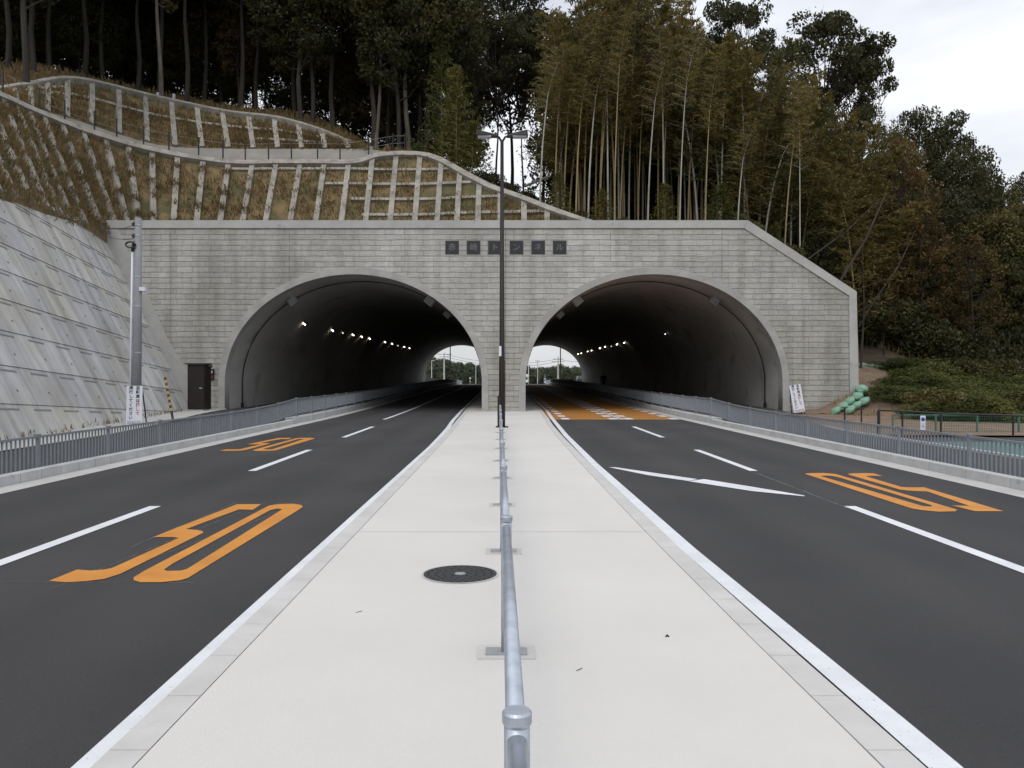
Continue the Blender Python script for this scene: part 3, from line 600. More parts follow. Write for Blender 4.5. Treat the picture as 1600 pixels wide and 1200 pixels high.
# ------------------------------------------------------------------ hillside
def Bk(a, b_): v = Vector((b_.x - a.x, b_.y - a.y, 0)); return v.normalized()
V = Vector
spec = [  # foot, beam, band height, upper beam, forest dz, far dz
    (V((-12.0, -2, 5.6)), V((-17.5, 0, 10.8)), .15, None, 2.0, 6),
    (V((-13.4, 8, 6.45)), V((-18.6, 10, 11.5)), .15, None, 2.0, 6),
    (V((-15.4, 19.5, 7.25)), V((-20.5, 23, 12.5)), .2, None, 2.0, 6),
    (V((-17.15, 27.6, 7.95)), P(-80, 125, 32), .25, None, 2.2, 7),
    (V((-18.0, 31.9, 8.28)), P(0, 154, 36), .45, P(-25, 146, 38.6), 2.2, 7),
    (V((-18.9, 36.3, 8.6)), P(60, 180, 40), .75, P(45, 136, 43.2), 2.2, 7),
    (V((-19.3, 41.2, 8.75)), P(139, 210, 43.5), 1.0, P(122, 127.5, 46.9), 2.2, 7),
    (V((-18.3, 43.0, 8.5)), P(247, 240, 47), .85, P(243, 155, 51.6), 2.2, 7),
    (V((-15.5, 43.7, 8.3)), P(356, 257, 48.2), 1.3, P(352, 178, 51.9), 2.2, 7),
    (V((-13.2, 43.9, 8.25)), P(431, 257, 48.2), 1.3, P(433, 188, 51.3), 2.2, 7),
    (V((-10.7, 43.9, 8.2)), P(500, 257, 48.2), 1.3, P(500, 207, 50.6), 2.0, 6),
    (V((-8.6, 43.9, 8.2)), P(555, 257, 48.2), 1.3, P(555, 229, 50.1), 1.6, 4),
    (V((-7.15, 43.9, 8.2)), P(596, 246, 48.8), .75, None, 1.2, 2),
    (V((-4.45, 43.8, 8.2)), P(669, 247, 48.8), .35, None, .9, -1),
    (V((-2.1, 43.2, 8.2)), P(731, 278, 47.2), .15, None, .4, -4),
    (V((-.65, 43.2, 8.2)), P(769, 297, 46.2), .1, None, .5, -4),
    (V((.9, 43.2, 8.2)), P(812, 312, 45.5), .1, None, .7, -3),
    (V((3.9, 43.2, 8.2)), P(900, 345, 44.2), .1, None, .8, -1),
    (V((8, 42.3, 8.3)), V((8, 44.5, 9.2)), .1, None, 1.2, 3),
    (V((12.5, 41.8, 8.2)), V((13, 44.3, 8.7)), .1, None, 1.5, 4),
    (V((15.5, 42.4, 5.2)), V((16, 45, 6.3)), .1, None, 1.8, 4),
    (V((17.6, 45.8, 2.6)), V((18.5, 47.5, 4.3)), .1, None, 2, 4),
    (V((22, 46.1, 2.15)), V((23, 48, 3.2)), .1, None, 2, 4),
    (V((25.2, 44.4, .2)), V((27, 47, 1.2)), .1, None, 2, 4),
    (V((32, 44, -.35)), V((34, 47, .4)), .1, None, 2, 5),
    (V((46, 43, -.35)), V((48, 47, .4)), .1, None, 2, 5),
    (V((75, 40, -.35)), V((77, 46, .4)), .1, None, 2, 5)]
cols = []
for a, bb, bh, e, fz, gz in spec:
    k = Bk(a, bb); c = bb + k * 1.3 + V((0, 0, -.02)); dd = c + k * .12 + V((0, 0, bh)); e = e or dd + k * 1.0 + V((0, 0, .15))
    f = e + k * 6 + V((0, 0, fz)); g = f + k * 26 + V((0, 0, gz)); cols.append([a, bb, c, dd, e, f, g])
NC = len(cols)
def cr(p0, p1, p2, p3, t): return ((p1 * 2) + (p2 - p0) * t + (p0 * 2 - p1 * 5 + p2 * 4 - p3) * t * t + (p1 * 3 - p0 - p2 * 3 + p3) * t ** 3) * .5
def S(uu, v):
    i = min(int(uu), NC - 2); t = uu - i; r = int(min(v, 5.999)); tv = v - r
    g = lambda rr: cr(cols[max(i - 1, 0)][rr], cols[i][rr], cols[i + 1][rr], cols[min(i + 2, NC - 1)][rr], t)
    return g(r).lerp(g(r + 1), tv)
def Sn(uu, v):
    a = S(min(uu + .02, NC - 1.01), v) - S(max(uu - .02, 0), v); c = S(uu, min(v + .04, 5.99)) - S(uu, max(v - .04, 0)); n = a.cross(c).normalized()
    return n if n.z > 0 else -n
us = [i * .25 for i in range((NC - 1) * 4)] + [NC - 1.001]
vs_ = [0, .2, .4, .6, .8, 1, 1.5, 2, 3, 3.25, 3.5, 3.75, 4, 4.25, 4.5, 4.75, 5, 5.2, 5.4, 5.6, 5.8, 6]
rows = []
for v in vs_:
    r = []
    for uu in us:
        p = S(uu, v)
        if v not in (0, 1, 2, 3, 4): p = p + Sn(uu, v) * (noise.noise(p * .8) * .16 - .05)
        if v >= 5: p.z += noise.noise(p * .15) * .8
        r.append(p)
    rows.append(r)
front = []
for p in rows[0]:
    front.append(V((p.x + (.6 if p.x > 26 else 0), p.y - .05, -2 if p.x > 17.5 else max(7.3, p.z - 1) if p.x > -16 else p.z - 2.2)))
hill = MB().grid([front] + rows)
ho = hill.build('hillside', M['soil'], smooth=True); struct(ho)
me = ho.data; me.materials.append(M['slope']); nU = len(us)
for i, pl in enumerate(me.polygons):
    r, c = divmod(i, nU - 1)
    if us[c] < 17.3 and (r <= 5 or 9 <= r <= 12) : pl.material_index = 1
bv = BVHTree.FromPolygons([v.co.copy() for v in me.vertices], [tuple(p.vertices) for p in me.polygons])
def ground(x, y):
    h = bv.ray_cast(V((x, y, 80)), V((0, 0, -1)))
    return h[0].z if h[0] else -.2
# dirt bank on the right
bp = [[(13.35, 38.9, -.02), (15.3, 38.9, -.05), (16.2, 38.4, -.08), (18, 37, -.1), (21, 35, -.25), (24, 33.5, -.35), (29, 33, -.4)],
      [(13.35, 39.35, -.0), (15.3, 39.4, .1), (16.6, 39.3, .75), (17.9, 39.2, .95), (20, 38.8, .35), (23.5, 38, -.1), (29, 37.5, -.3)],
      [(13.35, 39.45, .0), (15.3, 39.5, .15), (17.0, 40.5, 1.25), (18.1, 41, 1.4), (20.6, 41.5, 1.05), (24, 41, .25), (30, 41, -.25)],
      [(13.35, 39.46, .0), (15.3, 39.6, .1), (17.3, 46.0, 2.55), (18.5, 46.1, 2.6), (22, 46.3, 2.2), (25.3, 45, .3), (31, 44.5, -.3)]]
def lerprow(r, n=5):
    o = []
    for i in range(len(r) - 1):
        for t in range(n): o.append(V(r[i]).lerp(V(r[i + 1]), t / n))
    return o + [V(r[-1])]
br_ = [lerprow(r) for r in bp]; full = []
for i in range(3):
    for t in range(6): full.append([a.lerp(c, t / 6) for a, c in zip(br_[i], br_[i + 1])])
full.append(br_[3])
full = [[p + V((0, 0, noise.noise(p * 1.3) * .10)) for p in r] for r in full]
struct(MB().grid(full).build('earth_bank', M['bank'], smooth=True), 'bare brown earth bank right of the portal')
struct(MB().grid([[(10.8, y, -.075), (30, y, -.15)] for y in (24.3, 30, 34)] + [[(11.0, 39.44, -.07), (30, 39.4, -.12)]]).build('ground', M['bank']), 'bare brown earth in front of the portal corner')
bvb = BVHTree.FromPolygons([p for r in full for p in r], [(i * len(full[0]) + j, i * len(full[0]) + j + 1, (i + 1) * len(full[0]) + j + 1, (i + 1) * len(full[0]) + j) for i in range(len(full) - 1) for j in range(len(full[0]) - 1)])
def gb(x, y):
    h = bvb.ray_cast(V((x, y, 30)), V((0, 0, -1))); return h[0].z if h[0] else -.1
# pale erosion-mat seams on the bank
# ------------------------------------------------------------------ slope lattice
lat = thing('slope_lattice', 'lower concrete lattice of beams and ribs above the portal', 'slope lattice')
def onslope(uu, v, h): return S(uu, v) + Sn(uu, v) * h
def slopebar(path, w, h, name, parent, up=None):
    b = MB(); rows = []
    for i, (uu, v) in enumerate(path):
        p = onslope(uu, v, 0); n = Sn(uu, v)
        q0 = onslope(*path[max(i - 1, 0)], 0); q1 = onslope(*path[min(i + 1, len(path) - 1)], 0)
        d = (q1 - q0).normalized(); r = d.cross(n).normalized() * w / 2
        rows.append([p - r - n * .1, p - r + n * h, p + r + n * h, p + r - n * .1, p - r - n * .1])
    b.grid(rows); b.add(rows[0][:4], [(0, 1, 2, 3)]); b.add(rows[-1][:4], [(0, 1, 2, 3)])
    return b.build(name, M['shotcrete'], parent)
slopebar([(i * .25, 1.0) for i in range(0, 70)], .42, .24, 'top_beam', lat)
# arc-length param along beam row
tab = [(0, 0.0)]; pp = S(0, 1); s_ = 0
for i in range(1, 17 * 20 + 1):
    q = S(i / 20, 1); s_ += (Vector((q.x - pp.x, q.y - pp.y))).length; pp = q; tab.append((i / 20, s_))
def u_at(s): return float(np.interp(s, [t[1] for t in tab], [t[0] for t in tab]))
s = 2.0
while s < tab[-1][1] - .4:
    uu = u_at(s)
    slopebar([(uu, v) for v in (1.0, .8, .6, .4, .2, .0)], .30, .17, 'rib', lat); s += 1.43
def v_at(uu, z): a, bb = S(uu, 0), S(uu, 1); return (z - a.z) / (bb.z - a.z)
for z, ustart in ((13.95, 8.0), (12.9, 10.2), (11.85, 11.0), (10.8, 11.6), (9.75, 12.0)):
    path = []
    for i in range(int(ustart * 8), 17 * 8 + 1):
        uu = i / 8; v = v_at(uu, z)
        if .02 < v < .98: path.append((uu, v))
    if len(path) > 2:
        # split where the beam row dips below this level
        run = [path[0]]
        for p in path[1:]:
            if p[0] - run[-1][0] > .2:
                if len(run) > 2: slopebar(run, .20, .10, 'cross_beam', lat)
                run = []
            run.append(p)
        if len(run) > 2: slopebar(run, .20, .10, 'cross_beam', lat)
lat2 = thing('slope_lattice', 'upper concrete lattice of beams and ribs under the wood', 'slope lattice')
slopebar([(4 + i * .2, 4.0) for i in range(-2, 36)] + [(11.3, 3.8), (11.6, 3.3)], .40, .24, 'top_beam', lat2)
s = float(np.interp(4.3, [t[0] for t in tab], [t[1] for t in tab])); send = float(np.interp(11.2, [t[0] for t in tab], [t[1] for t in tab]))
while s < send:
    uu = u_at(s); slopebar([(uu, v) for v in (4.0, 3.75, 3.5, 3.25, 3.02)], .30, .17, 'rib', lat2); s += 1.43
for v in (3.62,): slopebar([(4.2 + i * .25, v) for i in range(0, 27)], .2, .12, 'cross_beam', lat2)
slopebar([(8.5 + i * .25, 3.3) for i in range(0, 12)], .2, .12, 'cross_beam', lat2)
slopebar([(4.5 + i * .25, 3.8) for i in range(0, 6)], .2, .12, 'cross_beam', lat2)
# berm wall
b = MB(); rr = []
for i in range(0, 9 * 4 + 1 + 4 * 4):
    uu = i * .25; a = S(uu, 2); c = S(uu, 3); n = Bk(S(uu, 0), S(uu, 1))
    rr.append([a - n * .06 - V((0, 0, .1)), c - n * .06 + V((0, 0, .03)), c + n * .28 + V((0, 0, .03)), a + n * .3 - V((0, 0, .1))])
b.grid(rr); tag(b.build('berm_wall', M['band']), 'long low pale concrete wall along the berm between the lattices', 'low wall')
bf = thing('berm_fence', 'thin dark post and wire fence along the slope berm', 'fence')
fp = []
for px in (5, 62, 103, 145, 184, 225, 266, 313, 347, 384, 420, 457, 495, 532, 576, 612, 634):
    best = min((abs(S(uu, 1.4).x / S(uu, 1.4).y * F + CX - px), uu) for uu in [4 + i * .05 for i in range(0, 200)])[1]
    p = S(best, 1.4); fp.append(p); MB().tube([p - V((0, 0, .1)), p + V((0, 0, 1.55))], .042, 6).build('post', M['black'], bf)
b = MB()
for h in (.5, .95, 1.4):
    for a, c in zip(fp, fp[1:]): b.bar(a + V((0, 0, h)), c + V((0, 0, h)), .012, .012)
b.build('wire', M['box'], bf)
# grass on the lattice slopes
def grassmesh(samples, name, label, m, hmin, hmax, nb=5, wd=.05):
    b = MB()
    for p, n in samples:
        for _ in range(nb):
            a = random.uniform(0, 2 * math.pi); h = random.uniform(hmin, hmax); d = V((math.cos(a), math.sin(a), 0)) * wd * random.uniform(.5, 1.4)
            q = p + V((random.gauss(0, .12), random.gauss(0, .1), random.gauss(0, .05))); ln = V((random.gauss(0, .25), random.gauss(0, .25) - .25, -.25 + random.random() * .3)) * h
            b.add([q - d, q + d, q + d * .25 + V((0, 0, h)) * .75 + n * h * .35 + ln, q - d * .4 + V((0, 0, h)) * .7 + n * h * .3 + ln * .9], [(0, 1, 2, 3)])
    o = b.build(name, m); o['kind'] = 'stuff'; o['label'] = label; o['category'] = 'grass'; return o
sm = []
tot = tab[-1][1]
def nearrib(q): return abs((q - 2.0 + .715) % 1.43 - .715) < .24
for _ in range(16000):
    q = random.uniform(1.5, tot); uu = u_at(q); v = random.uniform(.0, .97); p = S(uu, v)
    if nearrib(q) and random.random() < .8: continue
    if noise.noise(p * .35) < -.30: continue
    sm.append((p, Sn(uu, v)))
for _ in range(9500):                    # thicker tufts along the buried cross beams on the left
    uu = u_at(random.uniform(1.5, tot * .60)); v = random.choice((.84, .66, .5, .34, .18, .04)) + random.gauss(.0, .045); sm.append((S(uu, v), Sn(uu, v) * 1.6))
q = 2.0
while q < tot * .80:                     # grass spilling over each rib between the frames
    k_ = 1.7 if u_at(q) < 8.8 else .6
    for lv in (.86, .66, .46, .26, .06):
        lv += random.gauss(0, .03)
        for _ in range(int(16 * k_ * random.uniform(.3, 1.6))):
            uu = u_at(q + random.gauss(0, .16)); v = min(.97, max(.0, lv + random.gauss(0, .022))); sm.append((S(uu, v) + Sn(uu, v) * .13, Sn(uu, v)))
    q += 1.43
grassmesh(sm, 'slope_grass', 'brown dry grass on the lower lattice slope', M['grass'], .06, .24, 4, .028)
sm = []
s0 = float(np.interp(4.3, [t[0] for t in tab], [t[1] for t in tab]))
for _ in range(6500):
    uu = random.uniform(4, 11.3); v = random.uniform(3.03, 3.95); p = S(uu, v); q = float(np.interp(uu, [t[0] for t in tab], [t[1] for t in tab]))
    if v > 3.75 and random.random() < .7: continue
    if abs((q - s0 + .715) % 1.43 - .715) < .24 and random.random() < .85: continue
    sm.append((p, Sn(uu, v)))
for _ in range(1500):
    uu = random.uniform(2, 12.5); v = random.uniform(4.03, 4.6); sm.append((S(uu, v), Sn(uu, v)))
grassmesh(sm, 'slope_grass', 'brown dry grass on the upper lattice slope', M['grass'], .08, .28, 4, .035)
# ------------------------------------------------------------------ plants
rng = np.random.default_rng(11)
def leafmesh(name, centers, size, m, parent, aspect=1.0, droop=0.0):
    n = len(centers); c = np.asarray(centers); a = rng.normal(size=(n, 3)); a[:, 2] -= droop; a /= np.linalg.norm(a, axis=1)[:, None]
    b = np.cross(a, rng.normal(size=(n, 3))); b /= np.linalg.norm(b, axis=1)[:, None]
    sz = size * rng.uniform(.6, 1.3, n)[:, None]; a = a * sz; b = b * sz * aspect
    v = np.stack([c - a, c + b * .8 - a * .1, c + a, c - b * .8 + a * .1], 1).reshape(-1, 3)
    me = bpy.data.meshes.new(name); me.from_pydata(v.tolist(), [], [(4 * i, 4 * i + 1, 4 * i + 2, 4 * i + 3) for i in range(n)])
    return link(name, me, m, parent)
def ball(c, r, n, flat=1.0):
    d = rng.normal(size=(n, 3)); d /= np.linalg.norm(d, axis=1)[:, None]; q = r * rng.uniform(.35, 1, n)[:, None] ** .6
    p = d * q; p[:, 2] *= flat; return np.asarray(c) + p
def broadtree(seed, H, R0, low, nclump, nleaf, lsize, leaf, bark, label, top=.95, open_=0, name='broadleaf_tree', cr_=1.0):
    rnd = random.Random(seed); t = thing(name, label, 'tree'); b = MB()
    lean = (rnd.uniform(-.6, .6), rnd.uniform(-.6, .6)); hh = H * (.72 if not open_ else .62)
    tp = lambda z: V((lean[0] * (z / H) ** 1.5 + .12 * math.sin(z * .9 + seed), lean[1] * (z / H) ** 1.5 + .1 * math.cos(z * .7 + seed), z))
    r0 = H * .0095
    b.tube([tp(hh * i / 8) - V((0, 0, .4 if i == 0 else 0)) for i in range(9)], [r0 * (1.15 - .85 * i / 8) for i in range(9)], 7)
    pts = []
    for k in range(nclump):
        f = (k + .5) / nclump; z = H * (low + (top - low) * f); prof = math.sin(math.pi * min(1, max(0.08, (f * .86 + .12)))) ** .65
        a = k * 2.399 + rnd.uniform(-.5, .5); rad = R0 * prof * rnd.uniform(.25, 1.0) ** .6
        c = tp(min(z, hh)) * 1.0; c = V((c.x + rad * math.cos(a), c.y + rad * math.sin(a), z + rnd.uniform(-.4, .4)))
        cr0 = rnd.uniform(.75, 1.35) * R0 * .30 * cr_
        pts.append(ball(c, cr0, int(nleaf * rnd.uniform(.7, 1.3)), .62))
        s0 = tp(max(H * low * .6, min(hh * .98, z - rad * rnd.uniform(.4, .8)))); mid = s0.lerp(c, .5) + V((0, 0, -.15 * rad))
        b.tube([s0, mid, c], [r0 * .38, r0 * .24, r0 * .08], 5, False)
        for q in range(3):
            e = c + V((rnd.uniform(-1, 1), rnd.uniform(-1, 1), rnd.uniform(-.3, .7))) * cr0
            b.tube([mid.lerp(c, .6), e], [r0 * .12, r0 * .04], 4, False)
    b.build('trunk', bark, t)
    leafmesh('crown', np.concatenate(pts), lsize, leaf, t, .62); return t
def bamboo(seed, H, lean, leaf, culm, label, start=.42, nl=2900, spread=1.9):
    rnd = random.Random(seed); t = thing('bamboo', label, 'bamboo'); b = MB(); a = rnd.uniform(-.25, .25)
    tp = lambda f: V((lean * f * f * H * .2 + lean * max(0, f - .7) ** 1.6 * H * .9, a * f * f * 2, H * (f - .10 * abs(lean) * f ** 4)))
    n = 16; b.tube([tp(i / n) - V((0, 0, .3 if i == 0 else 0)) for i in range(n + 1)], [.058 * (1.05 - .95 * (i / n) ** 1.3) for i in range(n + 1)], 6)
    pts = []
    for k in range(58):
        f = start + (1 - start) * (k / 58) ** .9; s0 = tp(f); an = k * 2.6 + rnd.uniform(-.5, .5); l = spread * (1.15 - f * .8) * rnd.uniform(.6, 1.2)
        e = s0 + V((math.cos(an) * l, math.sin(an) * l, l * .45)); e2 = e + V((math.cos(an) * l * .35, math.sin(an) * l * .35, -l * .12))
        b.tube([s0, e, e2], [.012, .007, .003], 3, False); m = max(8, nl // 58)
        tt = rng.uniform(.25, 1.15, m)[:, None]; base = np.asarray(s0) * (1 - tt) + np.asarray(e) * tt
        pts.append(base + rng.normal(size=(m, 3)) * np.array([.20, .20, .16]) * l * .75)
    b.build('culm', culm, t)
    leafmesh('foliage', np.concatenate(pts), .16, leaf, t, .26, .5); return t
def shrub(seed, R0, Hh, n, leaf, label, cat='shrub', lsize=.13, name='shrub', nb=14):
    rnd = random.Random(seed); t = thing(name, label, cat); b = MB(); pts = []
    for k in range(nb):
        a = k * 2.4; r = R0 * rnd.uniform(.1, .8); c = V((r * math.cos(a), r * math.sin(a), Hh * rnd.uniform(.25, .85) * (1.05 - .45 * r / R0)))
        b.tube([(0, 0, -.2), (c.x * .4, c.y * .4, c.z * .5), c], [.05, .035, .012], 4, False); pts.append(ball(c, R0 * .42, n // nb, .8))
    b.build('stem', M['bark'], t); leafmesh('foliage', np.concatenate(pts), lsize, leaf, t, .6); return t
def feather(seed, H, R0, leaf, label):   # layered drooping sprays round a thin stem
    rnd = random.Random(seed); t = thing('young_bamboo', label, 'bamboo'); b = MB(); pts = []
    b.tube([(0, 0, -.2), (0, 0, H)], [.05, .01], 6)
    for k in range(int(H * 15)):
        f = k / (H * 15); z = H * (.05 + .93 * f); l = R0 * (1.05 - f) ** .7 * rnd.uniform(.7, 1.1); a = k * 2.4
        e = V((l * math.cos(a), l * math.sin(a), z + l * .35 - .1 * l * l)); b.tube([(0, 0, z), e], [.012, .004], 3, False)
        m = 26; tt = rng.uniform(.3, 1.1, m)[:, None]; base = np.array([0, 0, z]) * (1 - tt) + np.asarray(e) * tt
        pts.append(base + rng.normal(size=(m, 3)) * np.array([.14, .14, .07]) * (.6 + l * .4))
    b.build('culm', M['culm'], t); leafmesh('foliage', np.concatenate(pts), .15, leaf, t, .28, .4); return t
def relf(root, leaf, bark=None):        # a prototype with other leaf / bark materials
    r = dup(root, (0, 0, 0))
    for c in r.children:
        if c.name.startswith(('crown', 'foliage')): c.data = c.data.copy(); c.data.materials[0] = leaf
        elif bark: c.data = c.data.copy(); c.data.materials[0] = bark
    return r
DK, OL = M['lf_dark'], M['lf_olive']
protos = {
 'tall1': broadtree(1, 16, 3.6, .20, 54, 290, .135, DK, M['bark'], '-'),
 'tall2': broadtree(2, 17, 3.3, .26, 50, 290, .135, DK, M['bark'], '-'),
 'tall3': broadtree(3, 15, 4.0, .14, 56, 290, .135, DK, M['bark'], '-'),
 'full1': broadtree(4, 11, 4.2, .10, 60, 290, .13, DK, M['bark'], '-'),
 'full2': broadtree(5, 12, 4.0, .08, 60, 290, .13, OL, M['bark'], '-'),
 'open1': broadtree(6, 15, 3.4, .50, 30, 330, .135, DK, M['bark'], '-', open_=1, cr_=1.15),
 'crown': broadtree(7, 15, 3.3, .72, 26, 330, .125, DK, M['bark'], '-', open_=1, cr_=.9),
 'mid': broadtree(10, 15, 3.4, .16, 54, 250, .13, M['lf_mid'], M['bark'], '-'),
 'thin': broadtree(8, 14, 1.9, .42, 26, 70, .15, OL, M['barkpale'], '-'),
}
protos['olive'] = relf(protos['tall3'], OL); protos['oliveopen'] = relf(protos['open1'], OL)
protos['orange'] = broadtree(9, 14, 3.0, .25, 44, 90, .15, M['lf_orange'], M['bark'], '-')
bam = [bamboo(20 + i, 15, ln, lf, cu, '-', stt) for i, (ln, lf, cu, stt) in enumerate(((.25, M['lf_bamboo'], M['culm'], .34), (.5, M['lf_bamboo'], M['culm'], .42), (.1, M['lf_bamboo'], M['culmgrey'], .44), (-.25, M['lf_bamboo'], M['culm'], .32), (.7, M['lf_lime2'], M['culmgrey'], .30)))]
bamF = [bamboo(40 + i, 15, ln, M['lf_bamboo'], cu, '-', .62, 1100, 1.5) for i, (ln, cu) in enumerate(((.2, M['culm']), (.5, M['culm']), (.3, M['culmgrey']), (-.1, M['culmgrey'])))]
sh1 = shrub(31, 1.5, 2.0, 7000, DK, '-', lsize=.09, nb=20); sh2 = shrub(32, 1.5, 2.0, 11000, M['lf_green'], '-', lsize=.06, nb=26); sh3 = relf(sh1, OL); sh4 = relf(sh1, M['lf_orange'])
feat = feather(35, 5.2, 1.5, M['lf_lime'], '-')
used = {}
def put(proto, x, y, label, group=None, sc=1.0, sz=None, rz=None, z=None, dz=0, name=None):
    key = proto.name; rz = random.uniform(0, 6.28) if rz is None else rz; z = ground(x, y) - .15 if z is None else z
    r = dup(proto, (x, y, z + dz), rz, (sc, sc, sz or sc), label, group)
    if name: r.name = name
    return r
def at(px, d): return ((px - CX) / F * d, d)
def crownat(proto, H, px, ytop, d, label, group=None, wide=1.0, rz=None, name=None):   # tree whose top reaches the height seen in the photo
    x, y = at(px, d); g = ground(x, y); top = CH + (CY - ytop) / F * d; k = (top - g) / H
    return put(proto, x, y, label, group, k * wide, k, rz, name=name)
Hs = {'tall1': 16, 'tall2': 17, 'tall3': 15, 'full1': 11, 'full2': 12, 'open1': 15, 'thin': 14, 'olive': 15, 'oliveopen': 15, 'orange': 14, 'crown': 15, 'mid': 15}
# --- wood above the left slopes: three ranks
LW = 'dark evergreen trees in the wood above the lattice slopes'
rows_ = [(56, 21, ['oliveopen', 'mid', 'thin', 'tall3', 'thin', 'mid', 'open1']), (62, 15, ['tall3', 'mid', 'olive', 'tall2']), (70, 18, ['tall1', 'tall3', 'full1'])]
for ri, (d0, n, kinds) in enumerate(rows_):
    for i in range(n):
        px = -140 + 860 * (i + random.uniform(.1, .9)) / n
        if ri == 2 and px > 400: continue
        if ri == 1 and (px > 610 or 440 < px < 500): continue
        if px > 692: continue
        x = (px - CX) / F * d0
        d = d0 + random.uniform(-2, 2) - max(0, (250 - px)) * .028 * (1 if ri < 2 else .6)
        k = kinds[(i * 7 + ri) % len(kinds)]
        lb = {0: 'evergreen tree at the front edge of the dark wood above the lattices', 1: 'evergreen tree in the middle of the dark wood above the lattices', 2: 'evergreen tree at the back of the dark wood above the lattices'}[ri]
        if k == 'thin': lb = 'slender pale-trunked tree in the dark wood above the lattices'
        put(protos[k], *at(px, d), lb, LW if k != 'thin' else 'slender pale-trunked trees at the wood edge', random.uniform(.95, 1.25), random.uniform(1.0, 1.3), name='evergreen_tree' if k != 'thin' else 'slender_tree')
for i in range(16):                      # dark under-storey
    px = -120 + 870 * (i + random.random()) / 16; d = 60 + random.uniform(-2, 4) - max(0, (250 - px)) * .025
    if px > 700: continue
    put(protos['full1'], *at(px, d), 'low bushy evergreen filling the dark wood above the lattices', 'bushy evergreens under the wood', random.uniform(.6, .85), name='bushy_tree')
# light trunks seen at the wood edge
for i, (px, d, h, s_) in enumerate(((38, 43, 1.2, 1), (250, 52, 1.15, 1), (468, 54, .95, 1.0), (590, 54, 1.0, 1), (622, 53.5, 1.1, .9), (637, 54, 1.3, 1.2), (655, 56, 1.2, 1))):
    put(protos['thin'] if i % 2 else protos['tall2'], *at(px, d), ['tall dark trunked tree at the far left of the wood edge', 'slim tree right of the tall bend of the upper lattice', 'leaning pale trunk tree above the right end of the upper lattice', 'thin pale tree behind the right tip of the upper lattice', 'slim tree left of a thicker trunk behind the berm wall end', 'thicker grey trunk tree behind the berm wall end', 'thin tree just left of the feathery yellow-green bamboo'][i], None, s_, h, name='slender_tree')
for i, (px, yt, d) in enumerate(((372, -40, 58), (398, -22, 59.5), (540, 20, 60), (612, 60, 59))):
    crownat(protos['orange'], 14, px, yt, d, ['orange brown leaved tree left of the wood centre', 'second orange leaved tree beside the first over the upper lattice', 'rusty leaved tree in the middle of the wood', 'reddish leaved tree left of the feathery bamboo'][i], None, .8, name='autumn_tree')
# --- centre gap
x, y = at(713, 50.5); put(feat, x, y, 'feathery yellow-green young bamboo left of the street lamp head', None, 1.15, 1.35)
x, y = at(738, 49.5); put(feat, x, y, 'lower feathery yellow-green bamboo nearest the street lamp', None, 1.0, .78)
x, y = at(690, 53); put(feat, x, y, 'taller feathery bamboo behind the other yellow-green ones', None, 1.2, 1.75)
for i, (px, d, sc, lb) in enumerate(((760, 49, .75, 'dark shrub under the left lamp head'), (792, 50.5, .85, 'dark shrub directly behind the street lamp pole'), (826, 51, .85, 'dark shrub right of the street lamp pole'), (850, 52.5, .7, 'dark shrub at the foot of the first bamboos'))):
    put(sh1, *at(px, d), lb, None, sc, sc * 1.0)
put(sh2, *at(655, 49.5), 'small light green shrub above the berm wall end', None, .42, .6)
for i, (px, yt, d, k, wd) in enumerate(((728, 20, 60, 'tall1', .55), (712, -60, 66, 'tall2', .7), (905, 60, 60, 'tall3', .5), (915, 10, 64, 'tall1', .8), (852, 8, 68, 'crown', .85), (800, -110, 70, 'open1', .7), (680, -50, 68, 'tall3', .9), (778, 14, 64, 'crown', .7), (815, 30, 66, 'crown', .6))):
    crownat(protos[k], Hs[k], px, yt, d, ['dark tree left of the bright gap in the wood', 'tall dark tree behind the feathery bamboo', 'dark leafy tree right of the bright gap', 'second dark tree right of the bright gap', 'tall open-crowned olive tree over the bright gap', 'tall dark trunked tree standing in the bright gap', 'broad dark tree left of the bright gap', 'small leafy crown over the left of the bright gap', 'small leafy crown straight above the street lamp'][i], None, wd, name='evergreen_tree')
# --- bamboo grove
seen = [((843.7, 293.7), (852, 90), 0), ((867, 311), (869, 94), 0), ((881, 296), (886, 110), 0), ((912.5, 319), (928, 50), 2), ((919, 304), (937, 84), 2), ((937, 344), (975, 16), 1), ((969, 344), (980, 156), 2), ((997, 344), (1015, 100), 0), ((1012, 336), (1047, 90), 2), ((1037, 343), (1101, 70), 1), ((1184, 356), (1225, 110), 1), ((1200, 360), (1247, 130), 1), ((900, 345), (905, 120), 2), ((950, 345), (955, 60), 3), ((1075, 345), (1085, 130), 0), ((1120, 346), (1140, 100), 0)]
for i, ((bx, by), (tx, ty), k) in enumerate(seen):
    d = 47.5 + (i % 4) * 1.3; x, y = at(bx, d); g = ground(x, y); top = CH + (CY - ty) / F * d; Ht = (top - g) * 1.12
    put(bamF[(k + (0 if i % 3 else 2)) % 4], x, y, '%s tall bamboo from the left at the front of the grove above the portal' % ORD[i], 'tall bamboos at the front of the grove', random.uniform(.9, 1.1), Ht / 15, random.uniform(-.3, .3))
for i, (bx, by, tx, ty) in enumerate(((1102, 345, 1150, 110), (1152, 350, 1180, 200), (1225, 372, 1270, 130), (1250, 395, 1330, 160), (960, 345, 985, 40), (1062, 345, 1075, 60))):
    d = 45.8; x, y = at(bx, d); g = ground(x, y); top = CH + (CY - ty) / F * d; r_ = put(bamF[(0, 2, 1, 3)[i % 4]], x, y, '%s of the leaning bamboos standing in front of the grove, counted from the left' % ORD[(2, 3, 4, 5, 0, 1)[i]], 'leaning bamboos in front of the grove', .8, (top - g) * 1.1 / 15, random.uniform(-.2, .2))
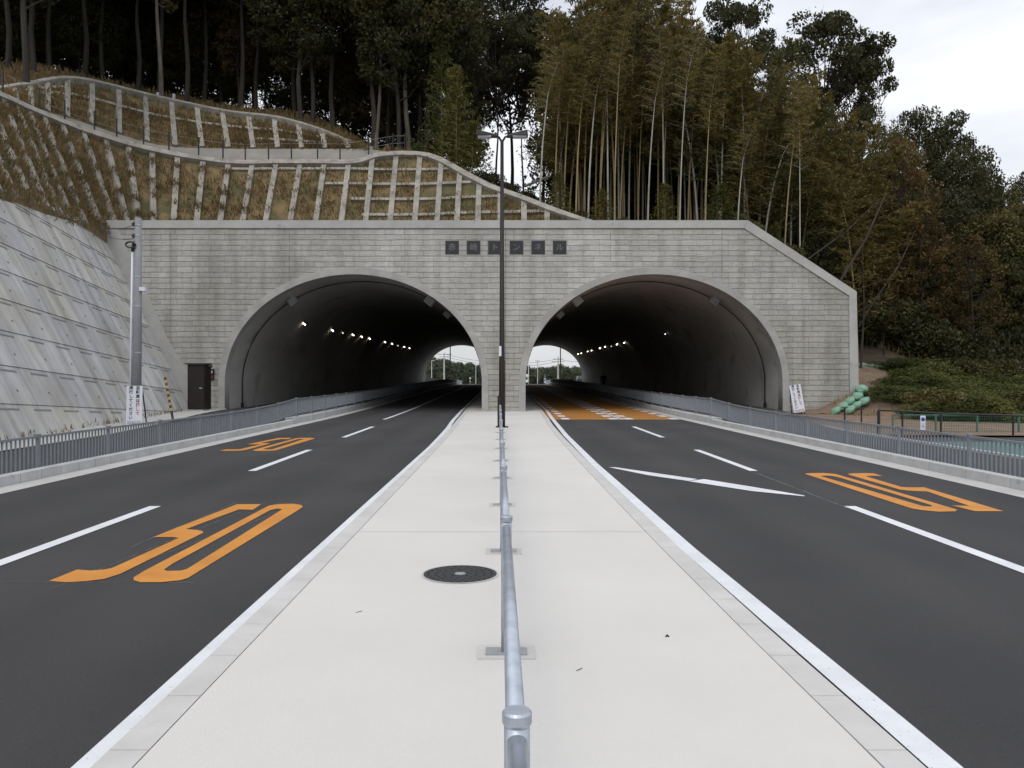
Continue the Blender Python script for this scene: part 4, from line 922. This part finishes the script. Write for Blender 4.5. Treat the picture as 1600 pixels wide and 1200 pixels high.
for i in range(66):
    px = 868 + 390 * ((i * .618) % 1) + random.uniform(-10, 10); d = random.uniform(49, 60); x, y = at(px, d)
    ytop = np.interp(px, [850, 950, 1040, 1100, 1180, 1250, 1300], [60, -60, -20, 40, 90, 150, 200]) + random.uniform(-20, 60)
    g = ground(x, y); top = CH + (CY - ytop) / F * d
    put(bam[i % 5], x, y, 'thin bamboo standing deep inside the brownish grove above the portal', 'bamboos inside the grove', random.uniform(.9, 1.3), (top - g) / 15)
for i in range(16):
    px = 1150 + 240 * ((i * .618) % 1); d = random.uniform(46, 54); x, y = at(px, d)
    ytop = np.interp(px, [1150, 1250, 1320, 1400], [130, 170, 230, 300]) + random.uniform(-10, 60); g = ground(x, y); top = CH + (CY - ytop) / F * d
    put(bam[(1, 4, 3)[i % 3]], x, y, 'leaning bamboo at the right edge of the grove', 'leaning bamboos at the right of the grove', 1.2, (top - g) / 15, random.uniform(-.5, .5))
for i in range(20):                      # dark trees behind the grove
    px = 905 + 440 * (i + random.random()) / 20; d = random.uniform(62, 70)
    crownat(protos['full1' if i % 2 else 'tall3'], 11 if i % 2 else 15, px, np.interp(px, [840, 1040, 1100, 1200, 1340], [30, 50, 90, 150, 240]) + random.uniform(0, 60), d, 'dark evergreen tree standing behind the bamboo grove', 'dark evergreens behind the bamboo grove', .95, name='evergreen_tree')
for i in range(14):
    px = 850 + 400 * (i + random.random()) / 14; put(sh3 if i % 3 else feat, *at(px, random.uniform(46.5, 49)), 'olive undergrowth at the foot of the bamboo grove', 'undergrowth at the foot of the grove', random.uniform(.4, .7), random.uniform(.5, .8), name='undergrowth_shrub')
x, y = at(1128, 46.5); put(feat, x, y, 'rounded light green bamboo tuft above the portal corner', None, .9, .75)
for i, (px, d) in enumerate(((1150, 47), (1215, 46))): put(sh3, *at(px, d), ['olive shrub behind the portal top corner', 'olive shrub behind the sloping portal edge'][i], None, 1.1, 1.2)
# --- silhouetted trees on the right skyline
sk = [(1150, -14, 66, 'crown', .70, 'tall dark tree on the skyline left of the isolated one'), (1112, 40, 68, 'tall1', .5, 'dark tree rising behind the bamboo tops'), (1285, 12, 66, 'crown', .95, 'isolated tall tree with a wide crown against the sky'),
      (1338, 62, 67, 'crown', .55, 'lower narrow crown right of the isolated wide crown'), (1345, 150, 64, 'tall3', .55, 'dark rounded tree below the isolated crown'), (1295, 165, 62, 'full1', .5, 'dark bushy tree under the isolated crown'),
      (1425, 155, 60, 'tall3', .62, 'left half of the big rounded crown pair on the right skyline'), (1478, 165, 59, 'tall1', .80, 'big rounded dark crown on the right skyline'), (1395, 190, 56, 'olive', .65, 'olive tree left of the big rounded crown'),
      (1535, 270, 56, 'full2', .8, 'olive tree on the skyline at the right'), (1590, 262, 60, 'tall1', .6, 'dark tree top at the right picture edge'), (1500, 235, 55, 'full1', .8, 'dark tree right below the big rounded crown'), (1600, 300, 52, 'olive', .8, 'olive tree at the right edge of the wood')]
for px, yt, d, k, wd, lb in sk: crownat(protos[k], Hs[k], px, yt, d, lb, None, wd, name='evergreen_tree')
for i in range(30):                      # mass of the right wood
    px = 1290 + 480 * ((i * .618) % 1); d = 48.5 + 12 * ((i * .37) % 1); yt = np.interp(px, [1290, 1400, 1500, 1600, 1800], [250, 240, 280, 320, 330]) + 150 * random.random() * (60 - d) / 12 + 15
    k = ('full1', 'full2', 'tall3', 'olive')[i % 4]
    crownat(protos[k], Hs[k], px, yt, d, 'dense dark tree in the wood right of the portal', 'dense trees in the right wood', random.uniform(.75, .95), name='dense_tree')
for i, (px, yt, d) in enumerate(((1405, 210, 50), (1440, 300, 49), (1330, 250, 49.5), (1520, 360, 48), (1380, 400, 47.5))):
    crownat(protos['orange'], 14, px, yt, d, ['orange leaved tree left of the big rounded crown', 'orange brown tree in the middle of the right wood', 'orange brown tree right of the grove', 'rusty small tree at the right of the wood', 'low orange brown tree beside the portal corner'][i], None, .8, name='autumn_tree')
# leaning trunks beside the portal
for i, (a, c, r) in enumerate((((1312, 440), (1385, 300), .085), ((1262, 405), (1375, 310), .05), ((1345, 575), (1347, 380), .07), ((1366, 470), (1430, 360), .05))):
    p, q = P(a[0], a[1], 44.5 + i * .3), P(c[0], c[1], 46 + i * .3); m_ = p.lerp(q, .5) + V((.15, 0, -.15))
    tag(MB().tube([p - (q - p) * .35, p, m_, q], [r * 1.1, r, r * .75, r * .4], 7).build('leaning_trunk', M['bark'], smooth=True), ['thick leaning bare trunk right of the portal top', 'thin leaning pole crossing the thick bare trunk', 'upright thin trunk just right of the portal pilaster', 'thin slanting trunk in the dark right wood'][i], 'tree trunk')
# --- green bush mass on the right
for i in range(38):
    px = 1402 + 330 * ((i * .618) % 1); d = 39.0 + 7.0 * ((i * .41) % 1); x, y = at(px, d); yt = np.interp(px, [1390, 1430, 1500, 1600, 1750], [560, 548, 552, 560, 575]) + (46 - d) * 8 + random.uniform(-8, 8)
    top = CH + (CY - yt) / F * d; g = ground(x, y); g = max(g, gb(x, y)); h = max(.8, top - g)
    put(sh3 if i % 5 == 2 else sh2, x, y, 'rounded green bush in the thicket behind the mesh fence', 'bushes of the green thicket', 1.05 + random.random() * .25, h / 2.0, z=g - .1, name='bush')
for i in range(26):
    px = 1462 + 330 * ((i * .618) % 1); d = 31.5 + 7 * ((i * .41) % 1) + max(0, 1540 - px) * .03; x, y = at(px, d); g = max(gb(x, y), -.4)
    put(sh3 if i % 4 == 1 else sh2, x, y, 'low green bush at the foot of the thicket just behind the mesh fence', 'low bushes behind the mesh fence', random.uniform(.8, 1.05), random.uniform(.45, .75), z=g - .1, name='bush')
for i in range(20):
    px = 1285 + 420 * ((i * .618) % 1); d = random.uniform(47.5, 50); put(sh1, *at(px, d), 'dark shrub under the trees of the right wood', 'dark shrubs under the right wood', random.uniform(1.2, 1.6), random.uniform(1.2, 1.9), name='dark_shrub')
for p_ in list(protos.values()) + bam + bamF + [sh1, sh2, sh3, sh4, feat]:
    for c in list(p_.children): bpy.data.objects.remove(c)
    bpy.data.objects.remove(p_)
# litter of fallen leaves and low cover on the wood floor
sm = []
for _ in range(5200):
    uu = random.uniform(3, 25); v = random.uniform(4.6, 5.6) if uu < 12 else random.uniform(1.1, 5.4); p = S(uu, v); sm.append((p, V((0, 0, 1))))
grassmesh(sm, 'wood_undergrowth', 'low brown undergrowth on the floor of the wood', M['grass'], .12, .45, 4, .07)
sm = []
for _ in range(900):
    x = random.uniform(13.5, 27); y = random.uniform(37, 44); z = gb(x, y)
    if noise.noise(V((x * .5, y * .5, 3))) > .05: sm.append((V((x, y, z)), V((0, 0, 1))))
for _ in range(260):
    y = random.uniform(4, 38); sm.append((V((wallX(y) + random.uniform(-.15, .1), y, .06)), V((0, 0, 1))))
grassmesh(sm, 'weeds', 'sparse dry weeds on the earth bank and at the wall foot', M['grass'], .05, .22, 3, .02)
# marker stakes along the slope edge
for i, (px, py, d) in enumerate(((98, 125, 46), (247, 145, 52), (272, 147, 53), (757, 283, 47), (800, 303, 46.8), (884, 333, 46.3), (789, 296, 47.2))):
    p = P(px, py + 6, d); g = ground(p.x, p.y); tag(MB().box(p.x - .07, p.x + .07, p.y - .07, p.y + .07, min(g, p.z) - .1, p.z + .25).build('marker_stake', M['kerb']), ['white stake above the left bend of the upper lattice', 'white stake left of a pair above the upper lattice', 'white stake right of a pair above the upper lattice', 'white stake left of the lamp pole at the slope edge', 'white stake right of the lamp pole at the slope edge', 'white stake at the right foot of the lower lattice', 'white stake right behind the lamp pole'][i], 'stake')
tag(MB().tube([P(820, 291, 48), P(860, 275, 49)], .08, 7).build('fallen_bamboo', M['barkpale']), 'fallen pale trunk lying right of the bright gap', 'fallen trunk')
# ------------------------------------------------------------------ signs
def board(name, label, loc, rz, lean, tilt):
    o = thing(name, label, 'sign', None, loc); o.rotation_euler = (lean, tilt, rz)
    MB().box(-.265, .265, -.012, .012, .12, 1.42).build('panel', M['signw'], o)
    b = MB(); b.box(-.25, -.22, .014, .04, 0, 1.38); b.box(.22, .25, .014, .04, 0, 1.38); b.bar((-.235, .05, 1.3), (-.235, .45, 0), .03, .03); b.bar((.235, .05, 1.3), (.235, .45, 0), .03, .03); b.bar((-.235, .3, .45), (.235, .3, .45), .02, .02)
    b.build('frame', M['black'], o)
    fn = lambda ox, oz: (lambda x, y, h: V((ox + x, -.013 - h, oz + y)))
    for i, ch in enumerate('自転車は押して'): text(ch, .135, 'lettering', M['red' if i > 3 else 'ink'], fn(.115, 1.34 - i * .142), o, .002, .004)
    for i, ch in enumerate('通行してください'): text(ch, .135, 'lettering', M['ink'], fn(-.115, 1.34 - i * .142), o, .002, .004)
    MB().box(-.24, .24, -.0145, -.012, .245, .25).build('rule_line', M['ink'], o)
    b = MB(); r = random.Random(3); 
    for zz in (.21, .16):
        x = -.22
        while x < .2: w_ = r.uniform(.012, .03); b.box(x, x + w_, -.0145, -.012, zz - .012, zz + .012); x += w_ + r.uniform(.006, .016)
    b.build('small_print', M['ink'], o)
x, y = at(209.5, 27.1); board('standing_sign', 'white Japanese notice board in front of the grey utility pole', (x, y, -.05), 0, R(-2), 0)
x, y = at(1250, 38.2); board('standing_sign', 'tilted white Japanese notice board beside the right tunnel mouth', (x, y, -.08), 0, R(-3), R(-9))
# ------------------------------------------------------------------ utility pole, hazard guy cover, cabinet
x, y = at(212.5, 27.8); up_ = thing('utility_pole', 'grey utility pole with a white conduit beside the retaining wall', 'utility pole', None, (x, y, -.1))
MB().tube([(0, 0, 0), (.05, 0, 3.6), (.08, 0, 7.2)], [.165, .14, .105], 20).build('pole', M['pole'], up_, smooth=True)
MB().tube([(-.19, -.05, 0), (-.14, -.05, 3.6), (-.10, -.05, 6.05)], .036, 10).build('conduit', M['signw'], up_, smooth=True)
MB().tube([(-.10, -.05, 6.05), (-.06, -.07, 6.25), (.0, -.1, 6.3)], .05, 10).build('conduit_head', M['black'], up_)
b = MB(); c_ = [(-.14 + .17 * math.cos(t), -.12, 6.28 + .10 * math.sin(t)) for t in [i * math.pi / 6 for i in range(13)]]; b.tube(c_, .022, 6); b.tube([(q[0] + .03, q[1] - .03, q[2] - .03) for q in c_], .02, 6); b.build('cable_coil', M['black'], up_)
for z in (1.2, 2.6, 4.2, 5.2, 6.6, 6.95): MB().tube([(.03 + .006 * z, 0, z - .02), (.03 + .006 * z, 0, z + .02)], .165 - .007 * z, 16).build('steel_band', M['galv'], up_)
MB().box(.16, .36, -.12, .06, 4.70, 4.83).build('junction_box', M['signw'], up_)
for z in (6.95, 6.55, 6.3): MB().bar((-.12, 0, z), (.02, 0, z + .1), .05, .12).build('bracket', M['black'], up_)
for i, z in enumerate((6.95, 6.5)):
    a = V((x - .1, y, z - .1)); q = P(152 - i * 6, 345 + 8 * i, 39.2); pts = [a.lerp(q, t / 10) - V((0, 0, .25 * math.sin(math.pi * t / 10))) for t in range(11)]
    tag(MB().tube(pts, .012, 5).build('cable', M['black']), ['upper thin cable from the utility pole to the portal corner', 'lower thin cable from the utility pole to the portal corner'][i], 'cable')
p, q = P(258, 590, 30.2), P(272, 664, 29.6); q.z = -.1
gw = thing('guy_guard', 'leaning yellow and black striped guy wire cover by the wall', 'guy guard')
n = 17
for i in range(n): MB().tube([p.lerp(q, i / n), p.lerp(q, (i + 1) / n)], .042, 10).build('stripe', M['black'] if i % 2 == 0 or i > 12 else M['yellow'], gw)
x, y = at(311.5, 37.3); cb = thing('control_cabinet', 'dark brown steel control cabinet left of the left tunnel mouth', 'cabinet', None, (x, y, .05)); cb.rotation_euler = (0, 0, R(-10))
MB().box(-.42, .42, -.3, .3, .16, 2.2).build('body', M['brown'], cb, bevel=.015)
MB().hexa([(-.50, -.38, 2.205), (.48, -.38, 2.205), (.48, .36, 2.205), (-.50, .36, 2.205)], [(-.46, -.34, 2.27), (.44, -.34, 2.27), (.44, .32, 2.27), (-.46, .32, 2.27)]).build('roof', M['brown'], cb)
dr = MB().box(-.395, .395, -.318, -.302, .2, 2.16).build('door', M['brown'], cb)
MB().box(.20, .32, -.345, -.318, 1.10, 1.16).build('handle', M['galv'], dr)
MB().box(-.35, .35, -.26, .26, -.1, .16).build('plinth', M['kerb'], cb)
MB().tube([(.42, 0, 2.12), (.62, 0, 2.12)], .06, 8).build('lamp', M['black'], cb)
x = (331 - CX) / F * PY; sb = thing('wall_box', 'small dark box with red labels on the portal wall by the cabinet', 'wall box', None, (x, PY - .02, 1.85))
MB().box(-.13, .13, -.12, 0, -.26, .22).build('housing', M['brown'], sb); MB().box(-.09, .09, -.126, -.12, -.2, -.13).build('red_label', M['red'], sb); MB().box(-.09, .09, -.126, -.12, .02, .15).build('window', M['box'], sb)
# ------------------------------------------------------------------ sandbags
def bagmesh(seed):
    b = MB(); rnd = random.Random(seed); rows = []
    for i in range(9):
        t = i / 8; xx = (t - .5) * .62; w_ = .19 * (math.sin(math.pi * min(max(t, .05), .95)) ** .35); h = .12 * (math.sin(math.pi * min(max(t, .04), .93)) ** .4); rows.append([(xx, w_ * math.cos(a) * (1 + .08 * rnd.random()), .11 + h * math.sin(a) * (1 + .12 * rnd.random())) for a in [j * math.pi / 6 for j in range(13)]])
        rows[-1][-1] = rows[-1][0]
    b.grid(rows); b.add(rows[0][:12], [tuple(range(12))]); b.add(rows[-1][:12], [tuple(range(12))]); b.tube([(.30, 0, .11), (.37, 0, .12), (.42, .02, .10)], [.03, .022, .05], 7); return b
bt = [bagmesh(s_) for s_ in (1, 2, 3)]; bd = None
spots = [(1309 + i * 11, 641 - i * 7.8, 38.75, 0) for i in range(4)] + [(1331 + i * 11, 639 - i * 6.4, 38.35, 1) for i in range(3)] + [(1346, 610, 39.0, 2)]
bagme = [b.build('sandbag', M['sandbag'], smooth=True) for b in bt]; meshes = [o.data for o in bagme]
for o in bagme: bpy.data.objects.remove(o)
for i, (px, py, d, kx) in enumerate(spots):
    p = P(px, py, d); o = bpy.data.objects.new('sandbag', meshes[i % 3]); COL.objects.link(o); o.location = (p.x, p.y, p.z - .16); o.rotation_euler = (random.uniform(-.2, .2), R(-36) + random.uniform(-.12, .12), random.uniform(-.45, .45)) if kx < 2 else (0, 0, R(60)); o.scale = (.80, 1.5, 1.45)
    if kx == 2: o.scale = (1.5, 1.6, 1.9)
    tag(o, ('%s bag from the ground in the back row of green sandbags against the pilaster' % ORD[i]) if kx == 0 else ('%s bag from the ground in the front row of green sandbags by the pilaster' % ORD[i - 4]) if kx == 1 else 'largest green sandbag on top of the heap beside the pilaster', 'sandbag', 'green sandbags at the portal corner')
for i in range(9):
    xx = 17.6 + i * .55; yy = 46.2; o = bpy.data.objects.new('sandbag', meshes[i % 3]); COL.objects.link(o); o.location = (xx, yy, gb(xx, yy - .3) - .02); o.rotation_euler = (0, .05, random.uniform(-.15, .15))
    tag(o, '%s sandbag from the left in the green row on top of the earth bank' % ORD[i], 'sandbag', 'green sandbags along the top of the bank')
# ------------------------------------------------------------------ right side fences and stakes
mf = thing('mesh_fence', 'low green wire mesh fence in front of the bushes', 'fence')
yy = 25.9; xs = [(px - CX) / F * yy for px in (1395, 1462, 1527, 1592, 1657, 1722)]
for x in xs: MB().box(x - .022, x + .022, yy - .022, yy + .022, -.35, .46).build('post', M['greenw'], mf)
MB().bar((xs[0], yy, .45), (xs[-1], yy, .45), .035, .035).build('top_rail', M['greenw'], mf)
b = MB(); x = xs[0]
while x < xs[-1]: b.box(x - .003, x + .003, yy - .003, yy + .003, -.3, .44); x += .075
z = -.28
while z < .44: b.box(xs[0], xs[-1], yy - .003, yy + .003, z - .003, z + .003); z += .075
b.build('wire_mesh', M['greenw'], mf)
bf2 = thing('pipe_barrier', 'black pipe barrier in front of the earth bank', 'barrier'); yy = 24.4
xs = [(px - CX) / F * yy for px in (1373, 1410, 1470, 1583, 1640)]; zt = [.66, .63, .56, .50, .47]
for i, x in enumerate(xs): MB().tube([(x, yy, -.3), (x, yy, zt[i])], .045 if i == 0 else .03, 8).build('post', M['black'], bf2)
MB().tube([(x, yy, z) for x, z in zip(xs, zt)], .028, 8).build('top_rail', M['black'], bf2)
bs = thing('notice_plate', 'small white plate with a blue disc hung on the barrier', 'sign', None, ((1442 - CX) / F * 24.3, 24.3, .28))
MB().box(-.075, .075, -.01, .01, -.20, .22).build('panel', M['signw'], bs)
MB().tube([(0, -.012, .11), (0, -.016, .11)], .06, 20).build('disc', M['blue'], bs)
b = MB()
for k in range(4): b.box(-.05, .05, -.013, -.0102, -.03 - k * .04, -.018 - k * .04)
b.build('lettering', M['ink'], bs)
for i, px in enumerate((1320, 1346)):
    x, y = at(px, 30.5); s_ = thing('survey_stake', ['left of two small stakes with cross heads on the bare earth', 'right of two small stakes with cross heads on the bare earth'][i], 'stake', None, (x, y, -.1)); MB().box(-.022, .022, -.022, .022, 0, .62 - i * .05).build('stake', M['black'], s_); MB().box(-.09, .09, -.03, .03, .60 - i * .05, .64 - i * .05).build('cross_head', M['black'], s_)
# ------------------------------------------------------------------ walker in the right tunnel
def skinfig(name, verts, edges, rad, m, parent):
    me = bpy.data.meshes.new(name); me.from_pydata(verts, edges, []); o = bpy.data.objects.new(name, me); COL.objects.link(o)
    sk_ = o.modifiers.new('s', 'SKIN'); sb_ = o.modifiers.new('u', 'SUBSURF'); sb_.levels = 2; sb_.render_levels = 2
    for i, r in enumerate(rad): me.skin_vertices[0].data[i].radius = (r, r * .8)
    me.skin_vertices[0].data[0].use_root = True
    m2 = bpy.data.meshes.new_from_object(o.evaluated_get(bpy.context.evaluated_depsgraph_get())); bpy.data.objects.remove(o)
    return link(name, m2, m, parent, True)
d = 72.0; px_ = (943 - CX) / F * d
pr = thing('person', 'person in dark clothes walking in the right tunnel near the railing', 'person', None, (px_, d, .14 + rise(d)))
vv = [(0, 0, .88), (0, 0, 1.1), (0, 0, 1.33), (0, -.01, 1.42), (-.1, 0, .84), (-.13, -.14, .45), (-.13, -.10, .06), (-.13, -.22, .03), (.1, 0, .84), (.12, .1, .47), (.13, .28, .10), (.13, .2, .03), (-.19, 0, 1.32), (-.26, .08, 1.05), (-.27, -.02, .80), (.19, 0, 1.32), (.25, -.08, 1.05), (.26, -.16, .82)]
ee = [(0, 1), (1, 2), (2, 3), (0, 4), (4, 5), (5, 6), (6, 7), (0, 8), (8, 9), (9, 10), (10, 11), (2, 12), (12, 13), (13, 14), (2, 15), (15, 16), (16, 17)]
skinfig('body', vv, ee, [.16, .15, .15, .06, .11, .075, .05, .04, .11, .075, .05, .04, .075, .055, .035, .075, .055, .035], M['cloth'], pr)
b = MB(); rows = []
for i in range(9):
    a = -math.pi / 2 + math.pi * i / 8; rows.append([(.078 * math.cos(a) * math.cos(t), .095 * math.cos(a) * math.sin(t), 1.55 + .115 * math.sin(a)) for t in [j * math.pi / 6 for j in range(13)]])
b.grid(rows); b.tube([(0, -.09, 1.55), (0, -.115, 1.53), (0, -.09, 1.52)], .012, 6); b.tube([(-.08, 0, 1.57), (-.08, 0, 1.53)], .014, 5); b.tube([(.08, 0, 1.57), (.08, 0, 1.53)], .014, 5); b.build('head', M['skin'], pr, smooth=True)
rows = []
for i in range(6):
    a = math.pi / 2 * i / 5; rows.append([(.088 * math.cos(a) * math.cos(t), .012 + .10 * math.cos(a) * math.sin(t), 1.57 + .11 * math.sin(a)) for t in [j * math.pi / 6 for j in range(13)]])
MB().grid(rows).build('hair', M['black'], pr, smooth=True)
for s in (-1, 1):
    b = MB(); hx, hy = s * .265, (-.03 if s < 0 else -.17); hz = .80 if s < 0 else .82
    b.box(hx - .015, hx + .015, hy - .04, hy + .04, hz - .09, hz)
    for k in range(4): b.tube([(hx, hy - .03 + .02 * k, hz - .09), (hx, hy - .032 + .02 * k, hz - .14), (hx - s * .015, hy - .03 + .02 * k, hz - .165 + .008 * abs(k - 1.5))], [.009, .008, .006], 5)
    b.tube([(hx, hy - .035, hz - .03), (hx - s * .01, hy - .06, hz - .07), (hx - s * .012, hy - .062, hz - .10)], [.010, .009, .007], 5); b.build('hand', M['skin'], pr, smooth=True)
# ------------------------------------------------------------------ beyond the tunnels
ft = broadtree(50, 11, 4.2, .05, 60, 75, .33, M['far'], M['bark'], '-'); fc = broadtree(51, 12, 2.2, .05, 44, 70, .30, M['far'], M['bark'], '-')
def farput(pr_, px, d, ytop, H_, lb, gp, wd=1.0, nm='distant_tree'):
    x = (px - CX) / F * d; g = rise(d) - .6; k = (CH + (CY - ytop) / F * d - g) / H_; r = dup(pr_, (x, d, g), random.uniform(0, 6), (k * wd, k * wd, k), lb, gp); r.name = nm
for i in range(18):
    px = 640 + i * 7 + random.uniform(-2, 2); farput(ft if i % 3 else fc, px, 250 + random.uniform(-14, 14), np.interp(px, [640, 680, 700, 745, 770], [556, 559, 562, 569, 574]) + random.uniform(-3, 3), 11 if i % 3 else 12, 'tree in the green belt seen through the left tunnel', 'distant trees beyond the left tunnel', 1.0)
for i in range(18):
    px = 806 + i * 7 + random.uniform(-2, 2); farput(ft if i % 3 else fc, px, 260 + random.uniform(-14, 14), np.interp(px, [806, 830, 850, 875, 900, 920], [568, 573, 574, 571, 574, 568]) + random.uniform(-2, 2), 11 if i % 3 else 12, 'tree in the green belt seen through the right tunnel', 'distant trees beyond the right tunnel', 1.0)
for q in (ft, fc):
    for c in list(q.children): bpy.data.objects.remove(c)
    bpy.data.objects.remove(q)
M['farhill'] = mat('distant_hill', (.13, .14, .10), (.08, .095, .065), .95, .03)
hr_ = []
for j in range(5):
    r = []
    for i in range(31):
        x = -160 + i * 12; zz = 6 + 7 * math.exp(-((x - 36) / 11) ** 2) + 6 * math.exp(-((x + 12) / 16) ** 2) + noise.noise(V((x * .05, j, 0))) * 2
        r.append((x, 520 + j * 25, -5 + zz * math.sin(math.pi / 2 * j / 4)))
    hr_.append(r)
struct(MB().grid(hr_).build('hills', M['farhill'], smooth=True))
hr_ = [[(x, 185 + j * 9, rise(190) - .5 + (x - 16) * .42 * (j / 3)) for x in (16, 22, 30, 42, 60)] for j in range(4)]
struct(MB().grid(hr_).build('hillside', mat('grass_slope', (.14, .15, .06), (.09, .10, .04), .95, .3)), 'grassy slope beyond the right tunnel')
struct(MB().grid([[(-60, y, rise(y) + .2) for y in (150, 175, 200)], [(-19, y, rise(y) + .1) for y in (150, 175, 200)]]).build('ground', M['soil']), 'dark ground beyond the left tunnel')
wl = MB().grid([[(-22, 150, .2), (-14.5, 215, .0)], [(-22, 150, 3.6), (-14.5, 215, .9)]]); tag(wl.build('dark_wall', M['brown']), 'low dark brown wall beyond the left tunnel', 'wall')
wl = MB().grid([[(21, 165, .2), (17, 195, .2)], [(21, 165, 2.9), (17, 195, 1.1)]]); tag(wl.build('dark_wall', M['black']), 'low dark wall at the foot of the slope beyond the right tunnel', 'wall')
def fpole(px, yt, yb_, d, r, m, lb, arms=(), head=0, name='lamp_post', cat='lamp post'):
    x, y = at(px, d); top = CH + (CY - yt) / F * d; g = rise(d) - .3; o = thing(name, lb, cat, None, (x, y, g))
    MB().tube([(0, 0, 0), (0, 0, top - g)], [r, r * .7], 8).build('pole', m, o)
    for (zz, hw) in arms: MB().box(-hw, hw, -.06, .06, (CH + (CY - zz) / F * d) - g - .07, (CH + (CY - zz) / F * d) - g + .07).build('crossarm', M['box'], o)
    if head: MB().box(min(0, head), max(0, head), -.1, .1, top - g - .15, top - g).build('lamp_head', m, o)
    return o
fpole(703.5, 530, 593, 160, .13, M['brown'], 'dark lamp post framed by the left tunnel exit', head=1.2)
fpole(875.7, 530, 593, 160, .13, M['brown'], 'dark lamp post framed by the right tunnel exit', head=-1.2)
fpole(694, 551, 592, 185, .2, M['kerb'], 'pale utility pole left of the dark post beyond the left tunnel', arms=((553.5, 1.7), (557.5, 1.2)), name='utility_pole', cat='utility pole')
fpole(872, 557, 595, 200, .2, M['kerb'], 'pale utility pole beside the dark post beyond the right tunnel', arms=((561, 1.3), (565, 1.6)), name='utility_pole', cat='utility pole')
fpole(674.5, 563, 582, 210, .1, M['signw'], 'thin pale post at the left edge of the left exit', head=.7)
fpole(743.5, 567, 601, 190, .07, M['signw'], 'thin pale post at the right of the left exit', head=.5)
fpole(840, 563, 600, 210, .12, M['kerb'], 'pale pole in the middle of the right exit', arms=((564, .7),), name='utility_pole', cat='utility pole')
fpole(826, 569, 598, 210, .1, M['signw'], 'thin pale post at the left of the right exit', head=.6)
def fwire(a, c, d1, d2, lb, sag=.4):
    p, q = P(*a, d1), P(*c, d2); tag(MB().tube([p.lerp(q, t / 8) - V((0, 0, sag * math.sin(math.pi * t / 8))) for t in range(9)], .035, 4).build('power_line', M['black']), lb, 'power line')
fwire((694, 553), (770, 565), 185, 230, 'upper power line crossing the left exit'); fwire((694, 557), (770, 569), 185, 230, 'lower power line crossing the left exit')
fwire((800, 567), (872, 561), 230, 200, 'upper power line crossing the right exit'); fwire((800, 572), (872, 565), 230, 200, 'lower power line crossing the right exit'); fwire((872, 561), (925, 564), 200, 180, 'power line right of the poles in the right exit')
x, y = at(734.5, 170); o = thing('marker_post', 'red and white marker post in the middle of the left exit', 'marker post', None, (x, y, rise(170) - .3))
for i in range(5): MB().tube([(0, 0, i * .32), (0, 0, i * .32 + .32)], .09 if i < 4 else .2, 8).build('band', M['red'] if i in (3,) else (M['black'] if i == 1 else M['signw']), o)
x, y = at(851.5, 175); o = thing('road_sign', 'small blue and white road sign in the right exit', 'sign', None, (x, y, rise(175) - .3)); MB().tube([(0, 0, 0), (0, 0, 2.4)], .06, 6).build('post', M['box'], o); MB().box(-.2, .2, -.05, -.02, .5, 1.5).build('panel', M['signw'], o); MB().box(-.13, .13, -.06, -.051, .9, 1.35).build('blue_panel', M['blue'], o)
x, y = at(819, 205); o = thing('truck', 'small white truck seen at the left of the right exit', 'truck', None, (x, y, rise(205)))
MB().box(-1.1, 1.1, .9, 5, .75, 2.6).build('cargo_box', M['truck'], o, bevel=.05); cbn = MB().hexa([(-1, -.9, .5), (1, -.9, .5), (1, .8, .5), (-1, .8, .5)], [(-.95, -.4, 2.1), (.95, -.4, 2.1), (.95, .8, 2.1), (-.95, .8, 2.1)]).build('cab', M['truck'], o, bevel=.05)
MB().hexa([(-.85, -.79, 1.25), (.85, -.79, 1.25), (.85, -.7, 1.25), (-.85, -.7, 1.25)], [(-.8, -.5, 1.95), (.8, -.5, 1.95), (.8, -.4, 1.95), (-.8, -.4, 1.95)]).build('windscreen', M['glass'], cbn)
for sx0 in (-.95, .75):
    for yy in (0, 3.6): MB().tube([(sx0, yy, .4), (sx0 + .2, yy, .4)], .4, 16).build('wheel', M['black'], o)
x, y = at(907, 170); o = thing('parked_car', 'dark blue car parked by the wall at the right of the right exit', 'car', None, (x, y, rise(170) + .1))
MB().hexa([(-.8, -1.9, .3), (.8, -1.9, .3), (.8, 1.9, .3), (-.8, 1.9, .3)], [(-.8, -1.85, .95), (.8, -1.85, .95), (.8, 1.85, 1.0), (-.8, 1.85, 1.0)]).build('body', mat('dark_blue_paint', (.02, .03, .07), rough=.3), o, bevel=.08)
cn = MB().hexa([(-.75, -1.0, .95), (.75, -1.0, .95), (.75, 1.6, .95), (-.75, 1.6, .95)], [(-.62, -.4, 1.5), (.62, -.4, 1.5), (.62, 1.3, 1.5), (-.62, 1.3, 1.5)]).build('cabin', M['glass'], o, bevel=.04)
for sx0 in (-.82, .66):
    for yy in (-1.2, 1.2): MB().tube([(sx0, yy, .3), (sx0 + .16, yy, .3)], .3, 16).build('wheel', M['black'], o)
# guard rails beyond the exits
for s in (-1, 1):
    b = MB(); pts = [V((s * float(np.interp(y, [141, 200], [9.4, 10.3])), y, rise(y) + .1)) for y in range(141, 202, 4)]
    b.grid([[p + V((0, 0, .05)) for p in pts], [p + V((0, 0, .8)) for p in pts]]); b.grid([[p + V((-s * .05, 0, .8)) for p in pts], [p + V((-s * .05, 0, .05)) for p in pts]])
    tag(b.build('road_barrier', mat('pale_blue_panel', (.28, .36, .38), (.22, .29, .31), .6, 1)), 'pale blue barrier beyond the %s tunnel exit' % ('left' if s < 0 else 'right'), 'barrier')
